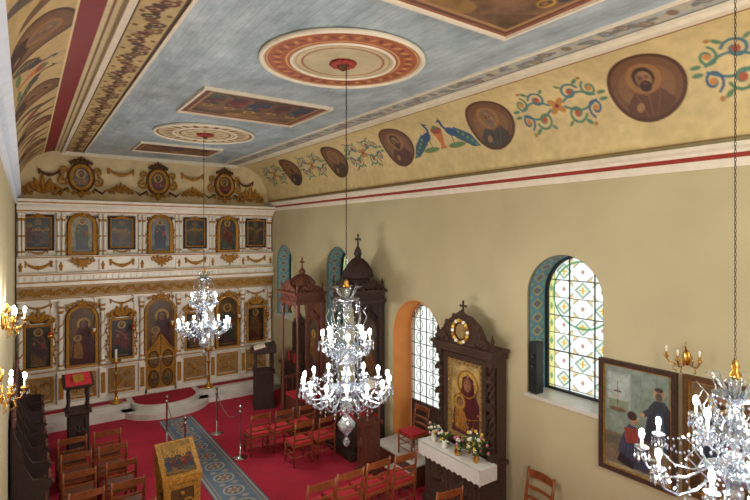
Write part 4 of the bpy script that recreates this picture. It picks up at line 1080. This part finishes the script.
wall_painting(2.97,3.89,1.62,3.04,cv,M_brownw)
wall_painting(2.1,2.8,1.7,3.05,icon(.7,1.35,'stand',61,(110,84,50)),M_goldd)

# loudspeaker on window sill
e=empty('loudspeaker',(6.74,5.09,2.265),-pi/2); mb=MB(); mb.box(-.06,.06,-.09,.09,0,.82,M_black)
for z in (.12,.28,.44,.6): mb.M=Matrix.Translation((0,-.09,z))@Matrix.Rotation(pi/2,4,'X'); mb.lathe(0,0,0,[(.045,0),(.045,.01),(.03,.004),(.01,.002)],M_iron,12)
mb.M=None; mb.build('cabinet',e,.006)

for x in (2.0,4.45):
    e=empty('floor_candlestick',(x,14.95,.306)); mb=MB()
    mb.lathe(0,0,0,[(.16,0),(.14,.04),(.05,.1),(.03,.2),(.05,.3),(.02,.36),(.025,.7),(.05,.75),(.02,.8),(.02,1.05),(.12,1.1),(.13,1.13),(.03,1.13)],M_brass,14)
    mb.lathe(0,0,1.13,[(.03,0),(.03,.3)],M_candle,10); mb.build('stand',e)

# gallery under the camera
simple_box('gallery_floor',XL+.005,XR-.005,YK+.005,.3,2.95,3.15,M_wood)
mb=MB(); mb.box(XL+.02,XR-.02,.2,.28,3.88,3.95,M_redw)
for k in range(40): mb.lathe(XL+.1+k*.17,.24,3.15,[(.03,0),(.02,.1),(.035,.25),(.02,.45),(.025,.73)],M_redw,8)
mb.build('gallery_railing')

# ------------------------------------------------------------ lights, world, camera
for loc,E in (((3.2,-1.6,5.6),430),((2.6,-.9,3.9),70)):  # soft fill added behind the camera to brighten the nave, not gallery fixtures
    l=bpy.data.lights.new('rear_fill_light','POINT'); l.energy=E; l.color=(1,.975,.93); l.shadow_soft_size=.35
    o=link(bpy.data.objects.new('rear_fill_light',l)); o.location=loc
w=bpy.data.worlds.new('world'); bpy.context.scene.world=w; w.use_nodes=True
bg=w.node_tree.nodes['Background']; bg.inputs[0].default_value=(.94,.98,1,1); bg.inputs[1].default_value=1.6
cam=bpy.data.cameras.new('camera'); cam.lens=24; cam.sensor_width=36; cam.shift_y=-.02; cam.clip_start=.02
co=link(bpy.data.objects.new('camera',cam)); co.location=(0,0,4.8); co.rotation_euler=(pi/2,0,math.radians(-35))
bpy.context.scene.camera=co
bpy.context.scene.view_settings.view_transform='Standard'
